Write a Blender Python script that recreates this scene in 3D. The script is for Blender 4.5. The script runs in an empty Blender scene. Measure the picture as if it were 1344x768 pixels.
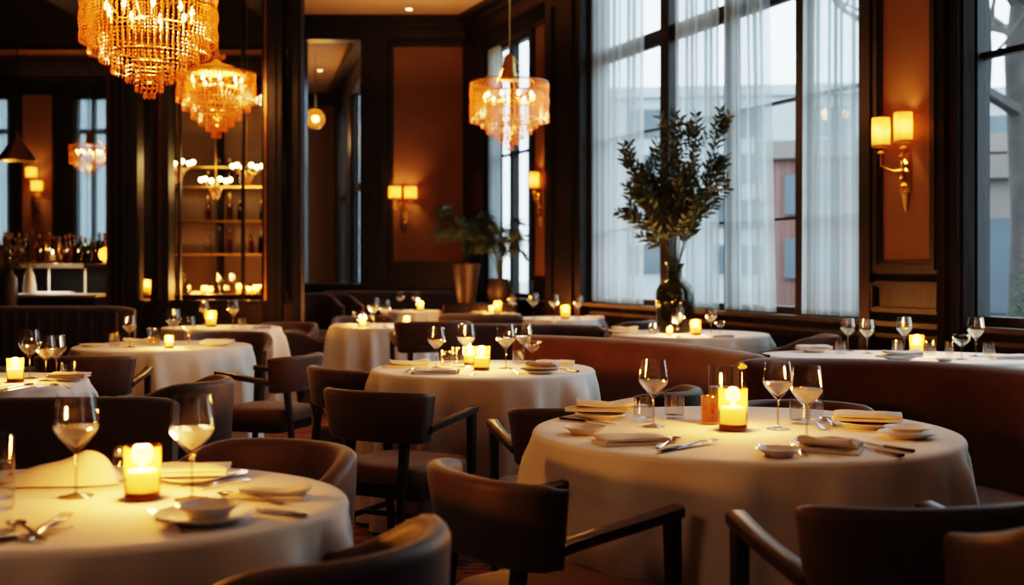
import bpy, bmesh, math, random
from mathutils import Vector, Matrix
R = math.radians
rnd = random.Random(7)
C = bpy.context.scene.collection
SC = bpy.context.scene

# ------------------------------------------------------------------ camera maths
F, CX, HY, EYE = 1600.0, 672.0, 352.0, 1.25
def P(px, py, d):
    return Vector(((px - CX) / F * d, d, EYE - (py - HY) / F * d))
def on(px, py, z=0.752):
    d = (EYE - z) * F / (py - HY)
    return Vector(((px - CX) / F * d, d, z))

# ------------------------------------------------------------------ mesh builder
class MB:
    def __init__(s): s.v = []; s.f = []
    def add(s, vs, fs):
        b = len(s.v); s.v.extend([tuple(v) for v in vs]); s.f.extend([tuple(b + i for i in f) for f in fs]); return s
    def box(s, x0, x1, y0, y1, z0, z1, M=None):
        vs = [Vector((x, y, z)) for z in (z0, z1) for y in (y0, y1) for x in (x0, x1)]
        if M is not None: vs = [M @ v for v in vs]
        return s.add(vs, [(0,2,3,1),(4,5,7,6),(0,1,5,4),(2,6,7,3),(0,4,6,2),(1,3,7,5)])
    def rbox(s, x0, x1, y0, y1, z0, z1, r=0.01, seg=2, M=None):
        bm = bmesh.new(); bmesh.ops.create_cube(bm, size=1)
        for v in bm.verts:
            v.co = Vector((x0 + (v.co.x + .5) * (x1 - x0), y0 + (v.co.y + .5) * (y1 - y0), z0 + (v.co.z + .5) * (z1 - z0)))
        bmesh.ops.bevel(bm, geom=list(bm.edges), offset=r, segments=seg, affect='EDGES', profile=.5)
        bm.verts.index_update()
        vs = [M @ v.co if M is not None else v.co.copy() for v in bm.verts]
        fs = [[v.index for v in f.verts] for f in bm.faces]; bm.free()
        return s.add(vs, fs)
    def lathe(s, prof, n=24, c=(0,0,0), M=None, sx=1, sy=1):
        vs = []; fs = []; m = len(prof)
        for i in range(n):
            a = 2 * math.pi * i / n
            for r, z in prof:
                v = Vector((c[0] + sx * r * math.cos(a), c[1] + sy * r * math.sin(a), c[2] + z)); vs.append(M @ v if M is not None else v)
        for i in range(n):
            j = (i + 1) % n
            for k in range(m - 1):
                if prof[k][0] < 1e-6 and prof[k+1][0] < 1e-6: continue
                fs.append((i*m+k, j*m+k, j*m+k+1, i*m+k+1))
        return s.add(vs, fs)
    def loft(s, rings, closed=True, caps=True):
        n = len(rings[0]); vs = [p for r in rings for p in r]; fs = []
        for i in range(len(rings) - 1):
            for k in range(n if closed else n - 1):
                l = (k + 1) % n
                fs.append((i*n+k, i*n+l, (i+1)*n+l, (i+1)*n+k))
        if caps and closed:
            fs.append(tuple(range(n))[::-1]); b = (len(rings) - 1) * n; fs.append(tuple(b + k for k in range(n)))
        return s.add(vs, fs)
    def tube(s, pts, rad, n=8, caps=True, flat=1.0):
        pts = [Vector(p) for p in pts]
        if not isinstance(rad, (list, tuple)): rad = [rad] * len(pts)
        rings = []; up = None
        for i, p in enumerate(pts):
            t = (pts[min(i+1, len(pts)-1)] - pts[max(i-1, 0)])
            if t.length < 1e-9: t = Vector((0,0,1))
            t.normalize()
            if up is None: up = Vector((0,0,1)) if abs(t.z) < .9 else Vector((0,1,0))
            a = t.cross(up)
            if a.length < 1e-6: a = t.orthogonal()
            a.normalize(); b = a.cross(t).normalized(); up = b
            rings.append([p + (a * math.cos(2*math.pi*k/n) + b * math.sin(2*math.pi*k/n) * flat) * rad[i] for k in range(n)])
        return s.loft(rings, True, caps)
    def beam(s, p, q, w0, w1=None, d0=None, d1=None):
        """square-section tapered bar from p to q (for legs and arms)"""
        p = Vector(p); q = Vector(q); w1 = w0 if w1 is None else w1; d0 = w0 if d0 is None else d0; d1 = w1 if d1 is None else d1
        t = (q - p).normalized(); x = Vector((1,0,0))
        if abs(t.x) > .9: x = Vector((0,1,0))
        b = t.cross(x).normalized(); a = b.cross(t)
        rs = []
        for c, w, d in ((p, w0, d0), (q, w1, d1)):
            e = .18
            rs.append([c + a*w/2*i + b*d/2*j for i, j in ((-1,-1+e),(-1+e,-1),(1-e,-1),(1,-1+e),(1,1-e),(1-e,1),(-1+e,1),(-1,1-e))])
        return s.loft(rs)
    def octa(s, c, r, h=None):
        h = h or r; x, y, z = c
        return s.add([(x+r,y,z),(x,y+r,z),(x-r,y,z),(x,y-r,z),(x,y,z+h),(x,y,z-h)],
                     [(0,1,4),(1,2,4),(2,3,4),(3,0,4),(1,0,5),(2,1,5),(3,2,5),(0,3,5)])
    def mesh(s, name, mat, smooth=True, ang=38):
        me = bpy.data.meshes.new(name); me.from_pydata(s.v, [], s.f); me.update()
        bm = bmesh.new(); bm.from_mesh(me); bmesh.ops.recalc_face_normals(bm, faces=list(bm.faces)); bm.to_mesh(me); bm.free()
        me.materials.append(mat)
        if smooth:
            me.polygons.foreach_set('use_smooth', [True] * len(me.polygons)); me.set_sharp_from_angle(angle=R(ang))
        return me
    def build(s, name, mat, parent=None, smooth=True, ang=38):
        o = bpy.data.objects.new(name, s.mesh(name, mat, smooth, ang)); C.objects.link(o)
        if parent is not None: o.parent = parent
        return o

def tag(o, label=None, cat=None, group=None, kind=None):
    if label: o['label'] = label
    if cat: o['category'] = cat
    if group: o['group'] = group
    if kind: o['kind'] = kind
    return o
def thing(name, label, cat, loc=(0,0,0), rz=0, group=None, kind=None, sc=1):
    o = bpy.data.objects.new(name, None); C.objects.link(o); o.empty_display_size = .1
    o.location = loc; o.rotation_euler = (0, 0, rz); o.scale = (sc, sc, sc)
    return tag(o, label, cat, group, kind)
def struct(name, mb, mat, label, cat, smooth=True):
    return tag(mb.build(name, mat, None, smooth), label, cat, None, 'structure')
def dup(o, loc, rz=0, label=None, group=None, sc=None):
    r = o.copy(); C.objects.link(r); r.location = loc; r.rotation_euler = (0, 0, rz)
    if sc: r.scale = (sc, sc, sc) if not isinstance(sc, (tuple, list)) else sc
    if label: r['label'] = label
    if group: r['group'] = group
    for ch in list(o.children):
        c = ch.copy(); C.objects.link(c); c.parent = r
        for g in ch.children:
            d = g.copy(); C.objects.link(d); d.parent = c
    return r
class Proto:
    """first call moves the original, later calls copy it"""
    def __init__(s, root): s.root = root; s.used = False
    def __call__(s, loc, rz, label, group=None, sc=1):
        if s.used: return dup(s.root, loc, rz, label, group, sc)
        s.used = True; o = s.root; o.location = loc; o.rotation_euler = (0, 0, rz)
        o.scale = (sc, sc, sc) if not isinstance(sc, (tuple, list)) else sc
        o['label'] = label
        if group: o['group'] = group
        return o

# ------------------------------------------------------------------ materials
def nt(name):
    m = bpy.data.materials.new(name); m.use_nodes = True; t = m.node_tree; t.nodes.clear()
    return m, t, t.nodes.new('ShaderNodeOutputMaterial')
def pbr(name, col, rough=.5, metal=0, spec=.5, var=.25, scale=12, bump=.0, bscale=60, sheen=0, coat=0, stretch=None, sub=0):
    m, t, out = nt(name); N = t.nodes.new; L = t.links.new
    b = N('ShaderNodeBsdfPrincipled'); L(b.outputs[0], out.inputs[0])
    b.inputs['Roughness'].default_value = rough; b.inputs['Metallic'].default_value = metal
    b.inputs['Specular IOR Level'].default_value = spec
    if sheen: b.inputs['Sheen Weight'].default_value = sheen; b.inputs['Sheen Roughness'].default_value = .5
    if coat: b.inputs['Coat Weight'].default_value = coat; b.inputs['Coat Roughness'].default_value = .15
    tc = N('ShaderNodeTexCoord'); mp = N('ShaderNodeMapping'); L(tc.outputs['Object'], mp.inputs[0])
    if stretch: mp.inputs['Scale'].default_value = stretch
    n = N('ShaderNodeTexNoise'); n.inputs['Scale'].default_value = scale; n.inputs['Detail'].default_value = 4; L(mp.outputs[0], n.inputs[0])
    cr = N('ShaderNodeValToRGB'); cr.color_ramp.elements[0].position = .3; cr.color_ramp.elements[1].position = .7
    cr.color_ramp.elements[0].color = tuple(c * (1 - var) for c in col) + (1,)
    cr.color_ramp.elements[1].color = tuple(min(1, c * (1 + var)) for c in col) + (1,)
    L(n.outputs[0], cr.inputs[0]); L(cr.outputs[0], b.inputs['Base Color'])
    if bump:
        n2 = N('ShaderNodeTexNoise'); n2.inputs['Scale'].default_value = bscale; n2.inputs['Detail'].default_value = 3; L(mp.outputs[0], n2.inputs[0])
        bp = N('ShaderNodeBump'); bp.inputs['Strength'].default_value = bump; bp.inputs['Distance'].default_value = .01
        L(n2.outputs[0], bp.inputs['Height']); L(bp.outputs[0], b.inputs['Normal'])
    return m
def emis(name, col, strength):
    m, t, out = nt(name); e = t.nodes.new('ShaderNodeEmission'); e.inputs[0].default_value = tuple(col) + (1,); e.inputs[1].default_value = strength
    t.links.new(e.outputs[0], out.inputs[0]); return m
def thin(name, tint=(1,1,1), ior=1.5, rough=.02, mult=1.0, trl=None, trl_w=0.0, base=0.0):
    """thin-walled glass: see-through, with fresnel reflections, optional milky part"""
    m, t, out = nt(name); N = t.nodes.new; L = t.links.new
    tr = N('ShaderNodeBsdfTransparent'); tr.inputs[0].default_value = tuple(tint) + (1,)
    gl = N('ShaderNodeBsdfGlossy'); gl.inputs['Roughness'].default_value = rough
    f0 = ((ior - 1)/(ior + 1))**2
    lw = N('ShaderNodeLayerWeight'); lw.inputs[0].default_value = .5
    pw = N('ShaderNodeMath'); pw.operation = 'POWER'; pw.inputs[1].default_value = 4.0; L(lw.outputs['Facing'], pw.inputs[0])
    mu = N('ShaderNodeMath'); mu.operation = 'MULTIPLY_ADD'; mu.inputs[1].default_value = .75*mult; mu.inputs[2].default_value = base + f0*mult; mu.use_clamp = True
    L(pw.outputs[0], mu.inputs[0]); mx = N('ShaderNodeMixShader'); L(mu.outputs[0], mx.inputs[0])
    src = tr.outputs[0]
    if trl:
        tl = N('ShaderNodeBsdfTranslucent'); tl.inputs[0].default_value = tuple(trl) + (1,)
        m2 = N('ShaderNodeMixShader'); m2.inputs[0].default_value = trl_w; L(tr.outputs[0], m2.inputs[1]); L(tl.outputs[0], m2.inputs[2]); src = m2.outputs[0]
    L(src, mx.inputs[1]); L(gl.outputs[0], mx.inputs[2]); L(mx.outputs[0], out.inputs[0]); return m
def cloth_trl(name, col, w_trl, w_transp=0.0, tint=(1,1,1)):
    m, t, out = nt(name); N = t.nodes.new; L = t.links.new
    d = N('ShaderNodeBsdfDiffuse'); d.inputs[0].default_value = tuple(col) + (1,)
    tl = N('ShaderNodeBsdfTranslucent'); tl.inputs[0].default_value = tuple(col) + (1,)
    a = N('ShaderNodeMixShader'); a.inputs[0].default_value = w_trl; L(d.outputs[0], a.inputs[1]); L(tl.outputs[0], a.inputs[2])
    if w_transp:
        tr = N('ShaderNodeBsdfTransparent'); tr.inputs[0].default_value = tuple(tint) + (1,)
        tc = N('ShaderNodeTexCoord'); n = N('ShaderNodeTexNoise'); n.inputs['Scale'].default_value = 3; L(tc.outputs['Object'], n.inputs[0])
        lw = N('ShaderNodeLayerWeight'); lw.inputs[0].default_value = .5
        mm = N('ShaderNodeMath'); mm.operation = 'MULTIPLY_ADD'; mm.inputs[1].default_value = -w_transp * .9; mm.inputs[2].default_value = w_transp * 1.25; mm.use_clamp = True
        L(lw.outputs['Facing'], mm.inputs[0])
        b = N('ShaderNodeMixShader'); L(mm.outputs[0], b.inputs[0]); L(a.outputs[0], b.inputs[1]); L(tr.outputs[0], b.inputs[2]); a = b
    L(a.outputs[0], out.inputs[0]); return m
def carpet_mat():
    m, t, out = nt('carpet'); N = t.nodes.new; L = t.links.new
    b = N('ShaderNodeBsdfPrincipled'); b.inputs['Roughness'].default_value = .9; L(b.outputs[0], out.inputs[0])
    tc = N('ShaderNodeTexCoord'); mp = N('ShaderNodeMapping'); mp.inputs['Scale'].default_value = (1, 2.4, 1); L(tc.outputs['Object'], mp.inputs[0])
    n = N('ShaderNodeTexNoise'); n.inputs['Scale'].default_value = 7; n.inputs['Detail'].default_value = 8; n.inputs['Distortion'].default_value = 1.5; L(mp.outputs[0], n.inputs[0])
    cr = N('ShaderNodeValToRGB'); e = cr.color_ramp.elements; e[0].position = .38; e[0].color = (.05, .016, .008, 1); e[1].position = .66; e[1].color = (.30, .10, .045, 1)
    L(n.outputs[0], cr.inputs[0]); L(cr.outputs[0], b.inputs['Base Color'])
    bp = N('ShaderNodeBump'); bp.inputs['Strength'].default_value = .4; bp.inputs['Distance'].default_value = .01; L(n.outputs[0], bp.inputs['Height']); L(bp.outputs[0], b.inputs['Normal'])
    return m
def brick_mat(name, c1, c2, mortar, sc):
    m, t, out = nt(name); N = t.nodes.new; L = t.links.new
    b = N('ShaderNodeBsdfPrincipled'); b.inputs['Roughness'].default_value = .9; L(b.outputs[0], out.inputs[0])
    tc = N('ShaderNodeTexCoord'); br = N('ShaderNodeTexBrick'); br.inputs['Color1'].default_value = c1 + (1,); br.inputs['Color2'].default_value = c2 + (1,)
    br.inputs['Mortar'].default_value = mortar + (1,); br.inputs['Scale'].default_value = sc
    L(tc.outputs['Generated'], br.inputs[0]); L(br.outputs[0], b.inputs['Base Color']); return m

WOOD = pbr('dark_wood', (.014, .0098, .0082), .42, spec=.4, var=.45, scale=4, stretch=(8, 8, .8), bump=.05)
WOODW = pbr('matt_dark_wood', (.014, .0098, .0082), .75, spec=.12, var=.45, scale=4, stretch=(8, 8, .8), bump=.05)
WOODC = pbr('chair_wood', (.020, .010, .007), .40, spec=.45, var=.4, scale=6, stretch=(3, 3, 1), coat=.15)
ARMW = pbr('arm_wood', (.036, .017, .011), .38, spec=.5, var=.4, scale=6, stretch=(3, 3, 1), coat=.2)
PANEL = pbr('tan_panel', (.19, .093, .042), .8, var=.08, scale=3)
CEIL = pbr('ceiling_plaster', (.46, .27, .14), .85, var=.05, scale=2)
LEATH = pbr('taupe_leather', (.056, .028, .021), .55, spec=.4, var=.18, scale=20, bump=.08, bscale=160, sheen=.25)
SEATM = pbr('seat_leather', (.125, .052, .030), .6, spec=.35, var=.15, scale=18, bump=.06, bscale=150, sheen=.2)
BANQ = pbr('brown_velvet', (.095, .034, .019), .62, spec=.3, var=.2, scale=9, bump=.05, bscale=120, sheen=.35)
BANQD = pbr('dark_velvet', (.040, .027, .026), .7, spec=.25, var=.2, scale=9, sheen=.35)
LINEN = pbr('white_linen', (.70, .66, .62), .85, spec=.2, var=.035, scale=5, bump=.06, bscale=350)
NAPK = pbr('napkin_linen', (.66, .60, .56), .85, spec=.2, var=.05, scale=9, bump=.1, bscale=250)
CERAM = pbr('glazed_ceramic', (.62, .58, .54), .3, var=.02)
STEEL = pbr('cutlery_steel', (.60, .57, .54), .2, metal=1, var=.05)
DKSTEEL = pbr('dark_cutlery', (.10, .09, .085), .3, metal=1, var=.1)
BRASS = pbr('aged_brass', (.52, .31, .10), .28, metal=1, var=.15)
BRONZE = pbr('bronze_trim', (.30, .15, .06), .35, metal=1, var=.2)
BLKMET = pbr('black_metal', (.013, .012, .012), .5, metal=.0, spec=.3, var=.2)
WAX = cloth_trl('candle_wax', (.95, .80, .55), .45)
FLAME = emis('flame', (1, .66, .25), 22)
BULB = emis('warm_bulb', (1, .60, .22), 26)
BULBS = emis('soft_bulb', (1, .58, .22), 12)
COOLB = emis('cool_bulb', (1, .93, .78), 8)
SHADE = cloth_trl('lamp_shade_cloth', (.95, .68, .34), .75, .22, (1, .75, .4))
GLASS = thin('clear_glass', (.99, .99, .985), 1.5, .015, 1.25, None, 0, .012)
GLASSR = thin('glass_rod', (.82, .80, .77), 1.5, .05, 1.3, None, 0, .10)
WATERG = thin('tumbler_glass', (.96, .96, .95), 1.5, .03, 1.2, None, 0, .02)
AMBER = thin('amber_glass', (1, .78, .44), 1.45, .05, .8, (1, .42, .06), .07)
GOLDG = thin('gold_tinted_glass', (.98, .76, .36), 1.5, .08, 1.2, (1, .68, .26), .25, .08)
PANE = thin('window_pane', (.97, .99, 1), 1.45, .0, .5)
BOTG = thin('bottle_green_glass', (.10, .13, .08), 1.5, .05, 1.4, (.10, .13, .06), .4, .03)
BOTA = thin('bottle_amber_glass', (.45, .18, .05), 1.5, .05, 1.4, (.5, .2, .05), .4, .03)
GOLDC = cloth_trl('gold_dome', (.95,.55,.16), .55)
DRINK = thin('pale_drink', (1,.96,.88), 1.33, .03, 1.0, (1,.90,.74), .18, .0)
VASEG = thin('smoky_vase_glass', (.46, .47, .38), 1.5, .04, 1.2, (.26, .25, .15), .4, .02)
CRYST = thin('amber_crystal', (1, .66, .32), 1.55, .12, 1.1, (1, .44, .11), .46, .05)
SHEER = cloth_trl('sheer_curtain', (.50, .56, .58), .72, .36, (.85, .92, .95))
DSHEER = cloth_trl('dimming_sheer', (.16, .19, .20), .7, .12, (.7, .8, .85))
LEAF = pbr('dark_leaf', (.065, .078, .030), .5, spec=.4, var=.4, scale=9)
PALM = pbr('palm_leaf', (.055, .080, .032), .5, spec=.4, var=.4, scale=9)
STEM = pbr('brown_stem', (.06, .042, .025), .7)
POTB = pbr('bronze_pot', (.05, .028, .016), .5, metal=.1, var=.3, scale=5)
POTD = pbr('dark_pot', (.03, .024, .022), .5, var=.3)
WORKT = pbr('steel_worktop', (.75, .73, .68), .3, metal=.6, var=.08)
CARPET = carpet_mat()
STONE = pbr('grey_stone', (.34, .37, .40), .9, var=.15, scale=1)
STONE2 = pbr('pale_stone', (.50, .55, .59), .9, var=.1, scale=1)
DGLASS = pbr('far_window_glass', (.09, .11, .13), .6, spec=.2, var=.2, scale=.6)
BRICK = brick_mat('red_brick', (.17, .085, .07), (.13, .065, .055), (.17, .15, .14), 14)
ASPH = pbr('wet_asphalt', (.14, .15, .16), .45, var=.2, scale=.5)
BARK = pbr('bark', (.05, .043, .04), .9, var=.35, scale=3)
PINE = pbr('pine_green', (.05, .075, .04), .8, var=.4)

def lamp(name, loc, power, col=(1,.56,.22), rad=.03, parent=None, kind='POINT', **kw):
    l = bpy.data.lights.new(name, kind); l.energy = power; l.color = col
    if kind in ('POINT', 'SPOT'): l.shadow_soft_size = rad
    o = bpy.data.objects.new(name, l); C.objects.link(o); o.location = loc
    if parent is not None: o.parent = parent
    for k, v in kw.items():
        if k == 'rot': o.rotation_euler = v
        else: setattr(l, k, v)
    return o

# ------------------------------------------------------------------ room shell
CEILZ = 4.68
WA = math.atan2(-1, .401)                       # window wall direction, from the far corner towards the viewer
W0 = Vector((-.617, 16.7, 0))
WM = Matrix.Translation(W0) @ Matrix.Rotation(WA, 4, 'Z')    # local x along the wall, y outwards, z up
def wpt(s, t, z): return WM @ Vector((s, t, z))
S_END = 20.8
floor = MB()
floor.add([(-6.6,-3.2,0),(7.5,-3.2,0),(6.4,-.8,0),(-.4,16.7,0),(-2,16.7,0),(-3.6,24.2,0),(-4.4,24.2,0),(-3.0,15.62,0),(-6.6,15.62,0)], [(0,1,2,3,4,5,6,7,8)])
struct('floor', floor, CARPET, 'russet patterned carpet over the whole dining room floor', 'floor')
ce = MB()
CP = [(-6.6,-3.2),(7.6,-3.2),(-.35,16.9),(-1.9,16.9),(-3.4,24.4),(-4.6,24.4),(-3.1,15.7),(-6.6,15.7)]
ce.add([(x,y,CEILZ) for x,y in CP], [tuple(range(8))[::-1]]); ce.add([(x,y,CEILZ+.1) for x,y in CP], [tuple(range(8))])
struct('ceiling', ce, CEIL, 'warm tan plaster ceiling with recessed spotlights', 'ceiling')
struct('wall_left', MB().box(-6.7,-6.6,-3.2,15.62,0,CEILZ), WOOD, 'dark panelled wall along the left side of the room', 'wall')
struct('wall_rear', MB().box(-6.6,7.6,-3.3,-3.2,0,CEILZ), WOOD, 'dark wall closing the near end of the room', 'wall')
# window wall: wainscot, piers, header built in wall coordinates, as one structure
SILL = .88
ww = MB()
ww.box(0, S_END, 0, .22, 0, SILL, WM)
for a, b in ((-.1,.80),(2.34,3.90),(8.51,9.50),(12.2,S_END)):
    ww.box(a, b, 0, .22, SILL, CEILZ, WM)
for a, b, z in ((.80,2.34,4.12),(3.90,8.51,4.62),(9.50,12.2,4.45)):
    ww.box(a, b, 0, .22, z, CEILZ, WM)
struct('wall_right', ww, WOODW, 'dark wood panelled window wall receding along the right side', 'wall')
# sill ledge + wainscot rails
tr = MB(); tr.box(.7, S_END, -.07, .0, SILL-.035, SILL, WM); tr.box(.7, S_END, -.02, 0, SILL-.12, SILL-.09, WM)
struct('trim_1', tr, WOOD, 'dark wood sill ledge running under the tall windows', 'sill')
tr = MB(); tr.box(0, S_END, -.10, 0, CEILZ-.16, CEILZ, WM); tr.box(0, S_END, -.18, 0, CEILZ-.07, CEILZ, WM); tr.box(0, S_END, -.05, 0, CEILZ-.34, CEILZ-.16, WM)
struct('trim_2', tr, WOOD, 'dark stepped cornice along the top of the window wall', 'cornice')
# pilaster between far window and tall windows, corner pilaster
tr = MB(); tr.box(2.92, 3.86, -.10, 0, 0, CEILZ-.3, WM); tr.box(3.05, 3.15, -.125, -.1, .3, 4.2, WM); tr.box(3.6, 3.7, -.125, -.1, .3, 4.2, WM)
struct('trim_3', tr, WOOD, 'broad dark wood pilaster left of the tall curtained windows', 'pilaster')
tr = MB(); tr.box(.02, .72, -.06, 0, 0, CEILZ-.3, WM)
struct('trim_4', tr, WOOD, 'dark wood pilaster in the far corner left of the narrow window', 'pilaster')
def framed_panel(name, label, s0, s1, z0, z1, M, fw=.06, panel=PANEL):
    """tan fabric panel in a raised dark moulding"""
    e = thing(name, label, 'wall panel', kind='structure')
    MB().box(s0, s1, -.012, 0, z0, z1, M).build('panel_field', panel, e)
    m = MB()
    for d0, d1, t in ((0, fw, .035), (fw*.25, fw*.7, .05)):
        m.box(s0-d1, s0-d0, -t, 0, z0-d1, z1+d1, M); m.box(s1+d0, s1+d1, -t, 0, z0-d1, z1+d1, M)
        m.box(s0-d0, s1+d0, -t, 0, z0-d1, z0-d0, M); m.box(s0-d0, s1+d0, -t, 0, z1+d0, z1+d1, M)
    m.build('moulding', WOOD, e)
    return e
framed_panel('trim_5', 'tall tan wall panel in dark moulding on pier between the windows', 8.72, 9.22, 1.30, 4.2, WM, .09)
framed_panel('trim_6', 'low dark wood panel under the tan panel of the right pier', 8.66, 9.28, .98, 1.12, WM, .04, WOOD)
framed_panel('trim_7', 'narrow tan wall panel with single sconce beside the far window', 2.42, 2.78, 1.15, 4.1, WM, .05)
tr = MB(); tr.box(9.36, 9.60, -.09, 0, 0, CEILZ-.3, WM); tr.box(9.40, 9.45, -.11, -.09, .2, 4.3, WM); tr.box(9.52, 9.58, -.12, -.09, .2, 4.3, WM)
struct('trim_8', tr, WOODW, 'dark stepped pilaster beside the window at the right edge', 'pilaster')
tr = MB(); tr.box(8.50, 8.62, -.05, 0, 0, CEILZ-.3, WM)
struct('trim_9', tr, WOOD, 'dark wood strip right of the sheer curtains', 'pilaster')

def window(name, label, s0, s1, z0, z1, mull, bars, thick):
    e = thing(name, label, 'window', kind='structure'); t0, t1 = .10, .17
    f = MB(); w = .05
    f.box(s0, s0+w, t0-.03, t1, z0, z1, WM); f.box(s1-w, s1, t0-.03, t1, z0, z1, WM); f.box(s0+w, s1-w, t0-.03, t1, z0, z0+.06, WM); f.box(s0+w, s1-w, t0-.03, t1, z1-w, z1, WM)
    f.build('window_frame', BLKMET, e)
    for m, mw in mull: MB().box(m-mw/2, m+mw/2, t0-.03, t1, z0+.06, z1-w, WM).build('mullion', BLKMET, e)
    for z, h in bars: MB().box(s0+w, s1-w, t0, t1-.01, z-h/2, z+h/2, WM).build('glazing_bar', BLKMET, e)
    MB().box(s0+w, s1-w, t0+.03, t0+.034, z0+.06, z1-w, WM).build('glass', PANE, e)
    return e
window('window_1', 'tall window behind the leafy vase, curtained on both sides', 3.90, 6.53, SILL, 4.62, [(5.41, .17)], [(1.65,.022),(2.61,.022),(3.50,.15)], .15)
window('window_2', 'tall curtained window between the vase and the double sconce', 6.55, 8.51, SILL, 4.62, [(7.60, .10)], [(1.65,.022),(2.61,.022),(3.50,.15)], .15)
window('window_3', 'narrow far window behind the potted palms', .80, 2.34, SILL, 4.12, [(1.45, .10),(2.05,.06)], [(1.65,.02),(2.7,.03),(3.4,.03)], .1)
window('window_4', 'clear uncurtained window at the right edge showing a bare tree', 9.50, 12.2, SILL, 4.45, [(11.0, .06)], [(2.62,.04)], .1)

def curtain(label, s0, s1, s0b, s1b, z0, z1, t=.02, nf=9, seed=0, amp=.026):
    rr = random.Random(seed); ph = [rr.uniform(0, 6.28) for _ in range(5)]
    m = MB(); nx, nz = nf * 12, 10; vs = []; fs = []
    for k in range(nz + 1):
        w = k / nz; a0 = s0b + (s0 - s0b) * w; a1 = s1b + (s1 - s1b) * w
        for i in range(nx + 1):
            u = i / nx
            g = u + .25/nf * math.sin(2*math.pi*nf*.37*u + ph[2])
            y = amp * math.sin(2*math.pi*nf*g + ph[0]) + amp*.5 * math.sin(2*math.pi*nf*2.3*g + ph[1] + w*.5)
            vs.append(wpt(a0 + (a1 - a0) * u, t + y * (.75 + .35 * w), z0 + (z1 - z0) * w))
    for k in range(nz):
        for i in range(nx):
            b = k * (nx + 1) + i; fs.append((b, b+1, b+nx+2, b+nx+1))
    return tag(m.add(vs, fs).build('sheer_curtain', SHEER, None), label, 'curtain', 'sheer curtains at the tall windows')
cb, ct = SILL + .012, 4.60
curtain('white sheer curtain hanging left of the leafy vase beside the dark pilaster', 3.92, 5.16, 3.92, 5.12, cb, ct, nf=8, seed=1)
curtain('white sheer curtain hanging directly behind right half of the leafy vase', 5.72, 6.52, 5.74, 6.52, cb, ct, nf=7, seed=2)
curtain('white sheer curtain tapering towards the clear gap, right of the vase', 6.56, 7.19, 6.56, 7.34, cb, ct, nf=6, seed=3)
curtain('white sheer curtain hanging closest to the double wall sconce', 7.74, 8.50, 7.70, 8.50, cb, ct, nf=8, seed=4)
curtain('narrow sheer curtain at left edge of far window behind palms', .82, 1.20, .82, 1.20, cb, 4.1, nf=4, seed=5)

# back wall with opening into a further lounge
BW = 16.7
ox0, ox1, oz0, oz1 = -2.89, -2.0, .98, 4.42
bw = MB(); bw.box(-3.1, ox0, BW, BW+.15, 0, CEILZ); bw.box(ox1, -.4, BW, BW+.15, 0, CEILZ); bw.box(ox0, ox1, BW, BW+.15, 0, oz0); bw.box(ox0, ox1, BW, BW+.15, oz1, CEILZ)
struct('wall_back', bw, WOOD, 'dark wood back wall with tan panel and wide glazed opening', 'wall')
I4 = Matrix.Translation((0, BW, 0))
framed_panel('trim_10', 'wide tan panel lit by double sconce on the back wall', -1.62, -.68, 1.34, 4.28, I4, .06)
tr = MB(); tr.box(-2.02, -1.70, BW-.10, BW, 0, CEILZ-.3); tr.box(-1.94, -1.90, BW-.12, BW-.1, .2, 4.3); tr.box(-1.80, -1.76, BW-.12, BW-.1, .2, 4.3)
struct('trim_11', tr, WOOD, 'dark pilaster between the lounge opening and tan back panel', 'pilaster')
tr = MB(); tr.box(-3.05, -.62, BW-.14, BW, CEILZ-.16, CEILZ); tr.box(-3.05, -.62, BW-.22, BW, CEILZ-.07, CEILZ); tr.box(-3.05, -.62, BW-.08, BW, CEILZ-.30, CEILZ-.16)
struct('trim_12', tr, WOOD, 'dark stepped cornice along the top of the back wall', 'cornice')
tr = MB(); tr.box(-1.70, -.62, BW-.04, BW, 1.18, 1.26); tr.box(-1.55, -.8, BW-.02, BW, .2, 1.05)
struct('trim_13', tr, WOOD, 'dark wainscot and chair rail under the tan back panel', 'trim')
w6 = thing('window_5', 'tall dark framed opening on back wall showing the lounge beyond', 'interior window', kind='structure')
m = MB(); m.box(ox0-.02, ox0+.06, BW-.06, BW+.2, oz0, oz1); m.box(ox1-.06, ox1+.02, BW-.06, BW+.2, oz0, oz1); m.box(ox0+.06, ox1-.06, BW-.06, BW+.2, oz0, oz0+.06); m.box(ox0+.06, ox1-.06, BW-.06, BW+.2, oz1-.05, oz1)
m.build('window_frame', WOOD, w6); MB().box(ox0+.06, ox1-.06, BW+.06, BW+.064, oz0+.06, oz1-.05).build('glass', PANE, w6)
# lounge beyond
LB = 24.0
struct('wall_far', MB().box(-4.6, -3.2, LB, LB+.1, 0, CEILZ), PANEL, 'tan far wall of the lounge beyond the opening', 'wall')
LA = math.atan2(LB - BW - .15, -3.50 + 1.98); LM = Matrix.Translation((-1.98, BW+.15, 0)) @ Matrix.Rotation(LA, 4, 'Z')
LL = 7.3
lw_ = MB(); lw_.box(0, LL, -.15, 0, 0, 1.0, LM)
for a, b in ((0, .8), (3.3, 4.2), (6.3, LL)): lw_.box(a, b, -.15, 0, 1.0, CEILZ, LM)
lw_.box(.8, 3.3, -.15, 0, 4.1, CEILZ, LM); lw_.box(4.2, 6.3, -.15, 0, 4.1, CEILZ, LM)
struct('wall_lounge', lw_, WOOD, 'dark side wall of the lounge with two windows', 'wall')
tr = MB(); tr.box(0, LL, 0, .14, CEILZ-.2, CEILZ, LM); tr.box(-4.4, -3.4, LB-.14, LB, CEILZ-.24, CEILZ)
struct('trim_14', tr, WOOD, 'dark cornice around the lounge beyond the opening', 'cornice')
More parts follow.
